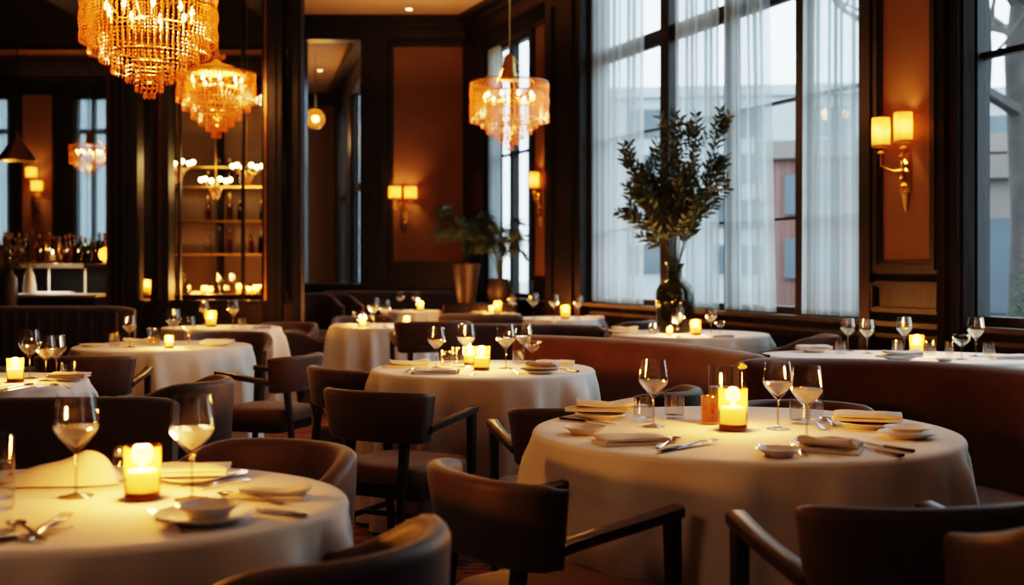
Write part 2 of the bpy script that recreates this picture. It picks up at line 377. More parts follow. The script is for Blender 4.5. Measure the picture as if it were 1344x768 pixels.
for n, (a, b) in (('window_6', (.8, 3.3)), ('window_7', (4.2, 6.3))):
    e = thing(n, 'lounge window %s the opening, seen at a slant' % ('nearest' if n == 'window_6' else 'farthest behind'), 'window', kind='structure')
    f = MB(); f.box(a, a+.08, -.12, -.05, 1, 4.1, LM); f.box(b-.08, b, -.12, -.05, 1, 4.1, LM); f.box((a+b)/2-.03, (a+b)/2+.03, -.12, -.05, 1, 4.1, LM); f.box(a, b, -.12, -.06, 2.5, 2.58, LM)
    f.build('window_frame', BLKMET, e); MB().box(a+.08, b-.08, -.09, -.086, 1, 4.1, LM).build('glass', PANE, e)

lw2 = MB(); lw2.add([(-3.08,15.62,0),(-4.42,LB+.1,0),(-4.52,LB+.1,0),(-3.18,15.62,0),(-3.08,15.62,CEILZ),(-4.42,LB+.1,CEILZ),(-4.52,LB+.1,CEILZ),(-3.18,15.62,CEILZ)], [(0,1,2,3),(4,5,6,7),(0,1,5,4),(2,3,7,6),(1,2,6,5),(3,0,4,7)])
struct('wall_lounge_left', lw2, PANEL, 'tan left wall of the lounge beyond the opening', 'wall', False)
lamp('lounge_fill', (-3.2, 20.5, 3.4), 26, (1,.58,.26), .2)  # unseen lamp added to brighten the lounge
# ------------------------------------------------------------------ glazed bar partition on the left
PD = 11.7
def px2x(px, d=PD): return (px - CX) / F * d
def zy(py, d=PD): return EYE - (py - HY) / F * d
zb1, zb2 = zy(404), zy(394)
pw = MB(); pw.box(-6.6, px2x(147), PD, PD+.12, 0, zb1-.04); pw.box(px2x(147), px2x(395), PD, PD+.12, 0, zb2-.04); pw.box(-6.6, px2x(395), PD, PD+.12, 4.30, CEILZ)
struct('wall_partition', pw, WOOD, 'dark low wall and header of the glazed bar partition', 'wall')
n_tr = 15
def post(x0, x1, label, d=.16):
    global n_tr
    m = MB().box(px2x(x0), px2x(x1), PD-.05, PD+d, 0, 4.3); w = px2x(x1) - px2x(x0)
    m.box(px2x(x0)+w*.3, px2x(x1)-w*.3, PD-.07, PD-.05, .3, 4.3)
    struct('trim_%d' % n_tr, m, BLKMET, label, 'post'); n_tr += 1
post(147, 163, 'black steel post at right side of the bar opening')
post(166, 182, 'black steel post paired beside the bar opening post')
post(200, 223, 'black steel post left of the shelf display glass')
post(345, 371, 'broad black steel post right of the shelf display glass')
post(385, 396, 'slim black steel end post of the glazed partition')
def edge(x0, x1, z0, z1, label, mat=BRONZE):
    global n_tr
    struct('trim_%d' % n_tr, MB().box(x0, x1, PD-.085, PD-.04, z0, z1), mat, label, 'trim'); n_tr += 1
edge(-6.6, px2x(146), zb1-.05, zb1, 'bronze ledge trim under the bar opening')
edge(px2x(143), px2x(147.5), zb1, 3.9, 'slim bronze edge trim beside the bar opening')
edge(px2x(211), px2x(214), zb2, 3.9, 'slim bronze strip on the post left of the shelves')
edge(px2x(349), px2x(352), zb2, 3.9, 'slim bronze strip on the post right of the shelves')
edge(px2x(163), px2x(166), zb2, 4.2, 'slim grey steel strip between the paired posts', STEEL)
def bpane(name, label, x0, x1, z0, mulls=()):
    e = thing(name, label, 'interior window', kind='structure')
    MB().box(px2x(x0), px2x(x1), PD+.03, PD+.034, z0, 4.3).build('glass', PANE, e)
    m = MB().box(px2x(x0), px2x(x1), PD, PD+.07, z0-.04, z0); m.build('window_frame', BLKMET, e)
    for q in mulls: MB().box(px2x(q)-.011, px2x(q)+.011, PD+.0, PD+.065, z0, 4.3).build('mullion', BLKMET, e)
bpane('window_8', 'wide glass opening onto the bar at far left', -250, 147, zb1)
bpane('window_9', 'narrow glass strip between two black partition posts', 182, 200, zb2)
bpane('window_10', 'glass of the shelf display with two thin black mullions', 223, 345, zb2, (235, 318))
bpane('window_11', 'narrow glass strip at right end of the partition', 371, 385, zb2)
# bar room shell
BB = 15.5
bb = MB(); 
wins = ((px2x(-110, BB), px2x(14, BB)), (px2x(97, BB), px2x(146, BB)))
xs = [-6.6, wins[0][0], wins[0][1], wins[1][0], wins[1][1], -2.75]
for a, b in ((0,1),(2,3),(4,5)): bb.box(xs[a], xs[b], BB, BB+.12, 0, CEILZ)
for a, b in wins: bb.box(a, b, BB, BB+.12, 0, 1.1); bb.box(a, b, BB, BB+.12, zy(130, BB), CEILZ)
struct('wall_bar', bb, WOOD, 'dark back wall of the bar room with two windows', 'wall')
framed_panel('trim_%d' % n_tr, 'tan panel with sconce on the bar back wall between windows', px2x(30, BB), px2x(70, BB), 1.3, zy(125, BB), Matrix.Translation((0, BB, 0)), .05); n_tr += 1
for (a, b), nf, lb in zip(wins, (7, 4), ('sheer curtain added to dim the far left bar window', 'sheer curtain added to dim the window behind the small bar chandelier')):  # sheers added only to dim the bright bar windows
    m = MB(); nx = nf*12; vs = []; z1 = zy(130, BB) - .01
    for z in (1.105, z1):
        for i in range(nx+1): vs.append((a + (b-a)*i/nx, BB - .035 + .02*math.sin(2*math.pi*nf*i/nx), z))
    m.add(vs, [(i, i+1, nx+2+i, nx+1+i) for i in range(nx)]); tag(m.build('sheer_curtain', DSHEER), lb, 'curtain', 'sheer curtains added to dim the bar windows')
tr = MB(); tr.box(-6.6, -2.8, BB-.05, BB, zy(82, BB), zy(66, BB)); struct('trim_%d' % n_tr, tr, PANEL, 'tan frieze band high on the bar back wall', 'trim'); n_tr += 1
tr = MB(); tr.box(-6.6, -2.8, BB-.16, BB, zy(103, BB), zy(84, BB)); tr.box(-6.6, -2.8, BB-.10, BB, zy(116, BB), zy(107, BB)); struct('trim_%d' % n_tr, tr, WOOD, 'dark cornice below the tan frieze of the bar', 'cornice'); n_tr += 1
for i, x in enumerate((-5.35, -4.1, -3.1)):
    tr = MB(); tr.box(x, x+.3, PD+.3, BB, CEILZ-.35, CEILZ); struct('trim_%d' % n_tr, tr, WOOD, 'dark ceiling beam over the bar, ' + ('leftmost', 'middle', 'rightmost')[i] + ' of three', 'beam'); n_tr += 1
for n, (a, b) in enumerate(wins):
    e = thing('window_%d' % (12 + n), ('window at far left edge of the bar back wall', 'narrow bar window behind the small chandelier')[n], 'window', kind='structure'); z1 = zy(130, BB)
    f = MB(); f.box(a, a+.05, BB, BB+.1, 1.1, z1); f.box(b-.05, b, BB, BB+.1, 1.1, z1); f.box((a+b)/2-.02, (a+b)/2+.02, BB, BB+.1, 1.1, z1); f.box(a, b, BB, BB+.1, zy(172, BB)-.03, zy(172, BB)+.03)
    f.build('window_frame', BLKMET, e); MB().box(a, b, BB+.06, BB+.064, 1.1, z1).build('glass', PANE, e)
sw = MB(); sw.add([(-2.08,PD+.16,0),(-2.95,BW,0),(-3.05,BW,0),(-2.18,PD+.16,0),(-2.08,PD+.16,CEILZ),(-2.95,BW,CEILZ),(-3.05,BW,CEILZ),(-2.18,PD+.16,CEILZ)], [(0,1,2,3),(4,5,6,7),(0,1,5,4),(2,3,7,6),(1,2,6,5),(3,0,4,7)])
struct('wall_bar_side', sw, WOOD, 'dark side wall closing the bar room on the right', 'wall', False)

# ------------------------------------------------------------------ outside: street, buildings, trees
struct('ground_street', MB().add([(-30,18.5,-.3),(1.2,18.5,-.3),(9.5,-6,-.3),(120,-6,-.3),(120,140,-.3),(-60,140,-.3)], [(0,1,2,3,4,5)]), ASPH, 'wet grey street outside the windows', 'street')
def building(label, x, y, w, d, h, rz, mat, cols, rows, sill0=1.2, group=None, wm=DGLASS):
    e = thing('street_building', label, 'building', (x, y, -.3), rz, group)
    b = MB().box(-w/2, w/2, -d/2, d/2, 0, h); b.box(-w/2-.15, w/2+.15, -d/2-.15, d/2+.15, h, h+.35); b.build('facade', mat, e)
    cw = w / cols; rh = (h - sill0) / rows
    for i in range(cols):
        for j in range(rows):
            x0 = -w/2 + cw*(i+.22); x1 = -w/2 + cw*(i+.78); z0 = sill0 + rh*(j+.12); z1 = sill0 + rh*(j+.74)
            MB().box(x0, x1, -d/2-.06, -d/2+.02, z0, z1).build('window', wm, e, False)
    return e
building('pale office block far beyond the clear gap of curtains', 22, 62, 16, 10, 8.6, R(-15), STONE2, 6, 4)
building('red brick building with arched-height windows beyond the right curtain', 8.6, 26, 5.5, 6, 3.7, R(-20), BRICK, 3, 2)
building('grey stone block behind the left sheer curtains', 8, 44, 14, 8, 7.2, R(-8), STONE, 5, 4)
building('low grey house behind the bare tree', 19.5, 35, 12, 8, 6.2, R(-28), STONE, 5, 3)
building('brown brick shop beneath the bare tree outside right window', 11.2, 18.5, 8, 4, 2.9, R(-28), BRICK, 4, 1, .6)
building('tall pale tower beyond the grey stone block', 14, 90, 10, 10, 11.5, R(-6), STONE2, 5, 7)
def bare_tree(label, x, y, h, seed):
    rr = random.Random(seed); e = thing('bare_tree', label, 'tree', (x, y, -.3))
    trunk = MB(); br = MB()
    trunk.tube([(0,0,0),(.05,0,h*.25),(-.05,.05,h*.5),(.1,0,h*.75)], [.21,.18,.15,.09], 10)
    def grow(p, dr, ln, r, lev):
        pts = [p]; d = dr.copy()
        for i in range(4):
            d = (d + Vector((rr.uniform(-.35,.35), rr.uniform(-.35,.35), rr.uniform(-.05,.25)))).normalized(); pts.append(pts[-1] + d * ln / 4)
        br.tube(pts, [r*(1-.17*i) for i in range(5)], 5)
        if lev > 0:
            for i in (1,2,3,4):
                for _ in range(2 if lev > 1 else 1):
                    grow(pts[i], (d + Vector((rr.uniform(-1,1), rr.uniform(-1,1), rr.uniform(-.2,.7)))).normalized(), ln*.62, r*.5, lev-1)
    for i in range(7):
        a = rr.uniform(0, 6.28); grow(Vector((0,0,h*rr.uniform(.3,.72))), Vector((math.cos(a), math.sin(a), rr.uniform(.2,.8))).normalized(), h*.32, .10, 2)
    trunk.build('trunk', BARK, e); br.build('branches', BARK, e)
bare_tree('bare leafless tree outside the right window', 6.52, 15.6, 8.5, 3)
bare_tree('bare street tree farther along behind the right window', 13.2, 22.5, 7, 9)
m = MB(); rr = random.Random(4)
for i in range(2200):
    h = rr.uniform(0, 1); a = rr.uniform(0, 6.28); r = .42*(1-h)**.8*rr.uniform(.5,1); p = Vector((r*math.cos(a), r*math.sin(a), .30 + h*1.35)); q = p + Vector((math.cos(a)*.08, math.sin(a)*.08, rr.uniform(-.05,.08)))
    n = Vector((-math.sin(a), math.cos(a), 0))*.010; m.add([p-n, p+n, q], [(0,1,2)])
e = thing('potted_conifer', 'small green conifer in planter outside the right window', 'shrub', (4.36, 9.95, .10), kind=None)
m.build('needles', PINE, e, False); MB().lathe([(0,0),(.22,0),(.28,.36),(0,.36)], 20).build('planter', STONE, e)
MB().lathe([(.04,.3),(.02,1.5)], 8).build('trunk', BARK, e)
tag(MB().rbox(3.9,5.2,9.55,10.35,-.3,.10,.02,1).build('stone_block', STONE), 'grey stone block carrying the potted conifer outside', 'block')

# ------------------------------------------------------------------ chairs
def rounded_ring(t, z0, z1, n=5, r=None):
    """cross section in (offset, z): rounded rectangle of thickness t"""
    r = r or t * .48; pts = []
    for cx, cz, a0 in ((t/2-r, z1-r, 0), (-t/2+r, z1-r, 90), (-t/2+r, z0+r, 180), (t/2-r, z0+r, 270)):
        for k in range(n): a = R(a0 + 90*k/(n-1)); pts.append((cx + r*math.cos(a), cz + r*math.sin(a)))
    return pts
def band(path, t, zf, lean=0.0, endr=True):
    """path: list of (x,y); zf(u)->(z0,z1); loft a padded band along it"""
    m = MB(); n = len(path); rings = []
    for i, (x, y) in enumerate(path):
        u = i / (n - 1); a = Vector(path[min(i+1,n-1)]) - Vector(path[max(i-1,0)]); a.normalize(); nr = Vector((a.y, -a.x))
        z0, z1 = zf(u); k = 1.0
        if endr:
            e = min(u, 1-u) * (n-1)
            k = (.45, .8, .95)[int(e)] if e < 2.5 else 1.0
        zc = (z0+z1)/2
        ring = []
        for o, z in rounded_ring(t*k, zc-(zc-z0)*(1-(1-k)*.12), zc+(z1-zc)*(1-(1-k)*.12)):
            off = o + lean*(z - z0)
            ring.append(Vector((x + nr.x*off, y + nr.y*off, z)))
        rings.append(ring)
    return m.loft(rings)
def cushion(w, d, z0, z1, fw=None, r=.03, dome=.012, n=10, taper=.9):
    """padded seat, wider at the front, softly domed"""
    m = MB(); rings = []
    outline = []
    K = 48
    for i in range(K):
        a = 2*math.pi*i/K; e = .42
        x = math.copysign(abs(math.cos(a))**e, math.cos(a)); y = math.copysign(abs(math.sin(a))**e, math.sin(a))
        outline.append((x*w/2*(1 if y > 0 else 1-(1-taper)*abs(y)), y*d/2))
    for s, z in ((.90, z0), (.985, z0+.008), (1.0, z0+.02), (1.0, z1-r), (.985, z1-r*.4), (.95, z1-r*.08), (.80, z1+dome*.45), (.5, z1+dome*.85), (.12, z1+dome)):
        rings.append([Vector((x*s, y*s, z)) for x, y in outline])
    return m.loft(rings)

def make_armchair():
    t = thing('armchair', '', 'chair')
    path = []
    for i in range(25):
        a = R(-82 + 164*i/24); e = .75
        x = math.copysign(abs(math.sin(a))**e, math.sin(a)) * .245; y = -.12 - .165 * math.cos(a)**.8
        path.append((x, y))
    band(path, .055, lambda u: (.575 - .01*abs(2*u-1)**2, .805 - .012*abs(2*u-1)**3), lean=.16).build('backrest', LEATH, t)
    cushion(.50, .50, .375, .462).build('seat', SEATM, t)
    f = MB(); f.rbox(-.225,.225,.17,.205,.315,.378,.004,1); f.rbox(-.215,.215,-.215,-.185,.315,.378,.004,1); f.rbox(-.23,-.20,-.2,.19,.315,.378,.004,1); f.rbox(.20,.23,-.2,.19,.315,.378,.004,1)
    f.build('seat_frame', WOODC, t)
    for s in (-1, 1):
        MB().beam((s*.245,.205,.672),(s*.232,.235,0),.036,.026,.042,.030).build('leg', WOODC, t)
        MB().beam((s*.175,-.235,.62),(s*.190,-.31,0),.040,.028,.036,.028).build('leg', WOODC, t)
        a = MB(); rings = []
        for k in range(9):
            u = k/8; x = s*(.250 + .012*math.sin(u*3.14) - .006*u); y = -.165 + .395*u; z = .630 + .055*(u**.8); w = .052 - .006*math.sin(u*3.14); h = .034
            q = .3
            rings.append([Vector((x + i*w/2, y, z + j*h/2)) for i, j in ((-1,-1+q),(-1+q,-1),(1-q,-1),(1,-1+q),(1,1-q),(1-q,1),(-1+q,1),(-1,1-q))])
        a.loft(rings).build('armrest', ARMW, t)
        st = MB(); st.beam((s*.229,.22,.20),(s*.187,-.28,.20),.022); st.build('stretcher', WOODC, t)
    MB().beam((-.20,-.02,.20),(.20,-.02,.20),.022).build('stretcher', WOODC, t)
    return t
def make_tub():
    t = thing('tub_chair', '', 'chair')
    path = []; w = .275
    for y in (.20,.13,.06,.0): path.append((w*(1-.02*(y/.2)), y))
    for i in range(1, 20): a = R(180*i/20); path.append((w*math.cos(a), -.0 - .275*math.sin(a)))
    for y in (.0,.06,.13,.20): path.append((-w*(1-.02*(y/.2)), y))
    path = path[::-1]
    def zf(u):
        k = max(0, (abs(2*u-1)-.45)/.55); return (.30, .782 - .10*k*k*(3-2*k))
    band(path, .062, zf, lean=.05).build('backrest', LEATH, t)
    cushion(.47, .46, .335, .458).build('seat', SEATM, t)
    f = MB(); f.lathe([(0,.29),(.25,.29),(.25,.335),(0,.335)], 28); f.build('seat_frame', WOODC, t)
    for sx, sy in ((-1,1),(1,1),(-1,-1),(1,-1)):
        MB().beam((sx*.19, sy*.17, .31),(sx*.225, sy*.215-.01, 0),.042,.026).build('leg', WOODC, t)
    return t
ARM = Proto(make_armchair()); TUB = Proto(make_tub())
def az(deg): return R(-deg)
GA, GT = 'dining armchairs around the tables', 'upholstered tub chairs around the tables'
def arm(x, y, a, label, sc=1): return ARM((x, y, 0), az(a), label, GA, sc)
def tub(x, y, a, label, sc=1): return TUB((x, y, 0), az(a), label, GT, sc)
arm(.12, 3.16, 58, 'brown armchair with curved back, at near left of the front right table', .93)
arm(-.47, 5.26, 30, 'dark open armchair at near left side of the middle table', .93)
arm(-1.47, 7.32, -72, 'dark open armchair turned left towards the table with amber tumbler', .92)
arm(-.74, 6.42, 52, 'taupe armchair tucked at left side of middle table, behind dark armchair', .92)
arm(.20, 4.68, -16, 'open armchair with arm showing, between middle and front right tables', .93)
tub(.55, 5.45, -62, 'dark tub chair at right of middle table against the brown banquette', .92)
arm(-.66, 9.62, -14, 'dark armchair behind the middle table facing the back left table', 1.05)
tub(-1.79, 10.98, 80, 'red brown tub chair at left of back left table', .88)
tub(-1.42, 11.75, 165, 'taupe tub chair on far side of back left table')
tub(1.10, 4.66, 200, 'red brown tub chair behind front right table, before the curved banquette', .92)
arm(.80, 2.63, -13, 'dark armchair with its back to viewer, below front right table', .99)
tub(1.17, 2.06, -12, 'blurred taupe tub chair cut off at the bottom right corner', 1.15)
tub(-.39, 2.18, -62, 'blurred tub chair cut off at bottom edge beside front left table', (.95,.82,1))
tub(-.74, 3.36, 214, 'red brown tub chair on far side of front left table', .95)
tub(-1.60, 5.62, -84, 'tub chair with red brown inside at right of left edge table', .95)
arm(-2.36, 6.92, 0, 'dark armchair between left edge table and table with amber tumbler', .96)
tub(-2.05, 8.78, 175, 'red brown tub chair on far side of table with amber tumbler')
tub(-2.10, 11.25, 190, 'red brown tub chair between the partition and candle table beside it', .95)
tub(1.98, 8.58, -66, 'tub chair under the windows at right of leafy vase table')
tub(.98, 10.95, -62, 'tub chair left of the leafy vase table under left curtain')
tub(1.25, 12.2, -90, 'tub chair at right of back table, below the left sheer curtain')
tub(-2.25, 13.2, 150, 'taupe high tub chair beside partition end, nearer of the two', 1.25)
tub(-2.18, 14.5, 150, 'taupe high tub chair beside partition end, farther of the two', 1.2)

# settee near left
def make_settee():
    t = thing('settee', 'wide dark settee with flat back between front left and left edge tables', 'settee', (-1.66, 4.42, 0), az(-4))
    band([(-.46,-.25),(-.45,-.275),(-.42,-.285)] + [(-.38+.76*i/10, -.285) for i in range(11)] + [(.42,-.285),(.45,-.275),(.46,-.25)], .085, lambda u: (.14, .815), lean=.04).build('backrest', BANQD, t)
    cushion(.88, .50, .30, .46).build('seat', BANQD, t)
    for sx in (-1,1):
        for sy in (-1,1): MB().beam((sx*.38, sy*.19, .31),(sx*.40, sy*.21, 0),.05,.035).build('leg', WOODC, t)
make_settee()

# ------------------------------------------------------------------ banquettes
def spline(pts, n):
    out = []; m = len(pts)
    P2 = [Vector(p) for p in pts]
    for i in range(m - 1):
        p0 = P2[max(i-1,0)]; p1 = P2[i]; p2 = P2[i+1]; p3 = P2[min(i+2,m-1)]
        for k in range(n):
            t = k/n; out.append(.5*((2*p1) + (-p0+p2)*t + (2*p0-5*p1+4*p2-p3)*t*t + (-p0+3*p1-3*p2+p3)*t**3))
    out.append(P2[-1]); return [tuple(p) for p in out]
def offs(path, d):
    out = []
    for i, p in enumerate(path):
        a = Vector(path[min(i+1,len(path)-1)]) - Vector(path[max(i-1,0)]); a.normalize(); out.append((p[0] + a.y*d, p[1] - a.x*d))
    return out
def banquette(label, pts, mat, top=.85, t=.15, seat=None, n=8, sides=1, channel=0):
    e = thing('banquette', label, 'banquette', (pts[0][0], pts[0][1], 0))
    pts = [(p[0]-e.location.x, p[1]-e.location.y) for p in pts]
    path = spline(pts, n)
    band(path, t, lambda u: (.08, top), lean=0).build('backrest', mat, e)
    if seat:
        a, b = seat; sp = offs(path[a:b], sides*.34); band(sp, .46, lambda u: (.10, .44), lean=0).build('seat', mat, e)
    pl = band(path, t*.7, lambda u: (0, .08), lean=0, endr=False); pl.build('plinth', WOODC, e)
    if channel:
        c = MB(); L = len(path)
        for i in range(2, L-2, channel):
            p = offs(path, sides*(t/2-.004))[i]
            c.tube([(p[0], p[1], .46), (p[0], p[1], top-.06)], .020, 8)
        tag(c.build('channel_tufting', mat, e), None)
    # piping along the crest
    pp = MB(); cr = offs(path, -sides*t*.38)
    pp.tube([(p[0], p[1], top-.012) for p in cr[2:-2]], .007, 6); pp.build('piping', mat, e)
    return e
banquette('curved brown banquette behind front right table sweeping to the right edge', [(.98,5.32),(1.3,5.36),(1.68,5.24),(1.98,4.86),(2.12,4.3),(2.16,3.5),(2.16,2.9)], BANQ, .855, .16, (26, 49), sides=1)
banquette('long brown banquette behind the middle table, curving down at right', [(.02,7.35),(.42,7.12),(.82,6.66),(1.06,6.12),(1.16,5.62)], BANQ, .85, .16, None)
banquette('dark banquette back in front of the leafy vase table', [(-.36,8.85),(0,8.8),(.36,8.72),(.66,8.48)], BANQD, .85, .15)
banquette('dark banquette back in front of the far back candle table', [(-.66,11.05),(-.3,11.0),(.1,11.0)], BANQD, .84, .15)
banquette('dark channel tufted banquette under the bar opening', [(-3.2,10.35),(-4.0,10.35),(-4.8,10.35),(-5.8,10.35)], BANQD, .93, .14, (0, 25), n=8, sides=-1, channel=1)
banquette('dark banquette along the back wall under tan panel', [(-.75,16.2),(-1.3,16.2),(-1.9,16.2),(-2.6,16.2)], BANQD, .95, .14, (0, 25), sides=-1)

# ------------------------------------------------------------------ tables with floor-length cloths
TAB = {}
def table(key, x, y, rx, ry, where, seed, rot=0, nf=13, hem=.02):
    t = thing('round_table', 'round pedestal table under the cloth, ' + where, 'table', (x, y, 0), rot, 'dining tables under cloths')
    MB().lathe([(0,.70),(1,.70),(1,.742),(0,.742)], 40, sx=rx-.02, sy=ry-.02).build('tabletop', WOODC, t)
    MB().lathe([(0,0),(.20,0),(.20,.02),(.05,.06),(.04,.66),(.12,.70),(0,.70)], 24).build('pedestal', BLKMET, t)
    rr = random.Random(seed); K = 160
    ws = [(nf, .55, rr.uniform(0,6.28)), (nf+4, .35, rr.uniform(0,6.28)), (5, .3, rr.uniform(0,6.28)), (nf*2+1, .18, rr.uniform(0,6.28))]
    def fold(a): 
        v = sum(w*math.sin(k*a+p) for k, w, p in ws); return max(-1.0, min(1.3, v))
    rings = []
    for s in (0.02, .35, .7, .93): rings.append([(s*rx*math.cos(2*math.pi*i/K), s*ry*math.sin(2*math.pi*i/K), .75) for i in range(K)])
    for dr, z in ((-.012,.7498),(-.004,.747),(.001,.742),(.004,.734)): rings.append([((rx+dr)*math.cos(2*math.pi*i/K), (ry+dr)*math.sin(2*math.pi*i/K), z) for i in range(K)])
    for k in range(1, 13):
        q = k/12; z = .734 - (.734-hem)*q; am = .085*q**.42; base = .004 + .052*q**.8
        ring = []
        for i in range(K):
            a = 2*math.pi*i/K; f = fold(a + .05*math.sin(3*a+seed)*q); d = base + am*f
            d = max(d, .003)
            ring.append(((rx+d)*math.cos(a), (ry+d)*math.sin(a), z))
        rings.append(ring)
    m = MB(); m.loft(rings, True, False); m.f.append(tuple(range(K)))
    o = m.build('tablecloth', LINEN, None, True, 60); o.location = (x, y, 0); o.rotation_euler = (0,0,rot)
    tag(o, 'white floor-length tablecloth on ' + where, 'tablecloth', 'white tablecloths')
    TAB[key] = (x, y, rx, ry)
def ctr(px, d): return (px - CX) / F * d
table('T1', .716, 3.78, .65, .65, 'large front right table beside the curved banquette', 11, nf=11)
table('T2', -.943, 2.62, .585, .48, 'front left table with two big wine glasses', 12, nf=11)
table('T3', -.145, 6.09, .556, .556, 'middle table in front of the long brown banquette', 13, nf=10)
table('T4', -2.36, 5.40, .46, .46, 'left edge table with three wine glasses', 14)
table('T5', -2.25, 7.86, .56, .56, 'table with amber tumbler, left of the dark open armchair', 15)
table('T6', ctr(291,10.3), 10.3, .50, .45, 'candle table just in front of the shelf display partition', 16)
table('T7', -1.14, 10.65, .45, .45, 'back left table beside red brown tub chair', 17)
table('T8', ctr(540,14.3), 14.3, .36, .36, 'small table in front of back wall banquette', 18)
table('T9', 1.36, 9.32, .60, .60, 'table carrying the tall leafy vase by the windows', 19)
table('T10', 2.24, 6.92, .82, .48, 'long oval table below the double sconce', 20, R(-16))
table('T11', ctr(644,13.3), 13.3, .33, .33, 'far candle table in front of the potted palms', 21)
table('T12', .50, 12.3, .43, .43, 'back table below the dark pilaster', 22)

# ------------------------------------------------------------------ tableware prototypes
def make_wine():
    t = thing('wine_glass', '', 'wine glass')
    MB().lathe([(0,.004),(.030,.0025),(.036,.0005),(.036,.0018),(.020,.0045),(.006,.0085),(.0042,.012)], 28).build('foot', GLASSR, t)
    MB().lathe([(.0042,.012),(.0034,.03),(.0034,.085),(.0048,.092)], 12).build('stem', GLASSR, t)
    MB().lathe([(.0048,.092),(.012,.099),(.025,.113),(.038,.128),(.0455,.139),(.0470,.146),(.0455,.160),(.0415,.185),(.0375,.210),(.0368,.2105),(.0405,.185),(.0445,.160),(.0458,.146),(.0440,.140),(.036,.129),(.022,.115),(.0,.100)], 32).build('bowl', GLASS, t)
    MB().lathe([(0,.1005),(.021,.1155),(.035,.1295),(.0428,.1405),(.0440,.1455),(0,.1455)], 32).build('pale_drink', DRINK, t)
    return t
def make_coupe():
    t = thing('coupe_glass', '', 'glass')
    MB().lathe([(0,.004),(.03,.0025),(.034,.0005),(.034,.0018),(.006,.0085),(.0042,.012)], 28).build('foot', GLASSR, t)
    MB().lathe([(.0042,.012),(.0034,.03),(.0036,.065)], 12).build('stem', GLASSR, t)
    MB().lathe([(.0036,.065),(.014,.073),(.032,.088),(.044,.102),(.046,.112),(.0415,.132),(.0407,.132),(.045,.112),(.043,.103),(.03,.09),(0,.075)], 32).build('bowl', GLASS, t)
    return t
def make_tumbler():
    t = thing('tumbler', '', 'glass')
    MB().lathe([(0,0),(.031,0),(.033,.003),(.034,.082),(.0328,.082),(.0312,.012),(0,.010)], 28).build('glass_wall', WATERG, t)
    MB().lathe([(0,.012),(.0306,.012),(.0316,.05),(0,.0505)], 28).build('water', GLASS, t)
    return t
def make_votive():
    t = thing('candle', '', 'candle')
    MB().lathe([(0,0),(.036,0),(.040,.003),(.0415,.006),(.0425,.118),(.0425,.122),(.0405,.122),(.0395,.008),(0,.007)], 32).build('glass_cup', AMBER, t)
    MB().lathe([(0,.001),(.0395,.001),(.0405,.015),(.0395,.0165),(0,.0165)], 32).build('cup_base', BRONZE, t)
    w = MB().lathe([(0,.018),(.0365,.018),(.0368,.060),(.034,.066),(.022,.0675),(.010,.064),(0,.063)], 28).build('wax', WAX, t)
    MB().lathe([(0,.060),(.0012,.060),(.0012,.072),(0,.0725)], 8).build('wick', BLKMET, w)
    MB().lathe([(0,.066),(.0045,.071),(.0062,.079),(.0048,.090),(.002,.102),(0,.108)], 14).build('flame', FLAME, w)
    lamp('candle_light', (0,0,.095), 13.0, (1,.60,.28), .028, t)
    lamp('wax_fill', (0,0,.050), .34, (1,.62,.26), .01, t)  # added lamp inside the wax, stands in for scattered candlelight
    return t
def make_plate(r, name='small_plate'):
    t = thing(name, '', 'plate')
    MB().lathe([(0,.004),(r*.55,.003),(r*.58,0),(r*.64,0),(r*.68,.004),(r*.97,.013),(r,.015),(r*.985,.017),(r*.66,.0085),(0,.0075)], 36).build('plate_body', CERAM, t)
    return t
def make_dish():
    t = thing('bread_dish', '', 'dish')
    MB().lathe([(0,.003),(.034,.003),(.036,0),(.040,.0),(.045,.006),(.060,.017),(.066,.021),(.063,.0225),(.045,.011),(0,.009)], 36).build('dish_body', CERAM, t)
    return t
def fold_slab(m, w, d, z0, th, seed, wav=.004, sag=0, x0=0, y0=0, rot=0):
    rr = random.Random(seed); p = [rr.uniform(0,6.28) for _ in range(4)]; nx, ny = 16, 8; top = []; bot = []
    for i in range(nx+1):
        for j in range(ny+1):
            u = i/nx*2-1; v = j/ny*2-1
            x = u*w/2*(1-.015*v*v+.02*math.sin(2*v+p[0])); y = v*d/2*(1+.05*math.sin(2*u+p[1]))
            e = (1-abs(u)**8)*(1-abs(v)**8)
            zz = wav*(math.sin(3*u+p[2])*math.cos(2*v+p[3]))
            lift = sag*u*u
            c, s = math.cos(rot), math.sin(rot); X = x*c-y*s+x0; Y = x*s+y*c+y0
            top.append((X, Y, z0 + th*(.55+.45*e) + max(zz,-wav*.3) + lift + wav*.3)); bot.append((X, Y, z0 + (max(zz,0))*.4*0 + lift*.6))
    n = len(top); fs = []; k = ny+1
    for i in range(nx):
        for j in range(ny):
            a = i*k+j; fs.append((a, a+k, a+k+1, a+1)); fs.append((n+a, n+a+1, n+a+k+1, n+a+k))
    for i in range(nx):
        a = i*k; fs.append((a, n+a, n+a+k, a+k)); a = i*k+ny; fs.append((a, a+k, n+a+k, n+a))
    for j in range(ny):
        fs.append((j, j+1, n+j+1, n+j)); a = nx*k+j; fs.append((a, n+a, n+a+1, a+1))
    m.add(top+bot, fs)
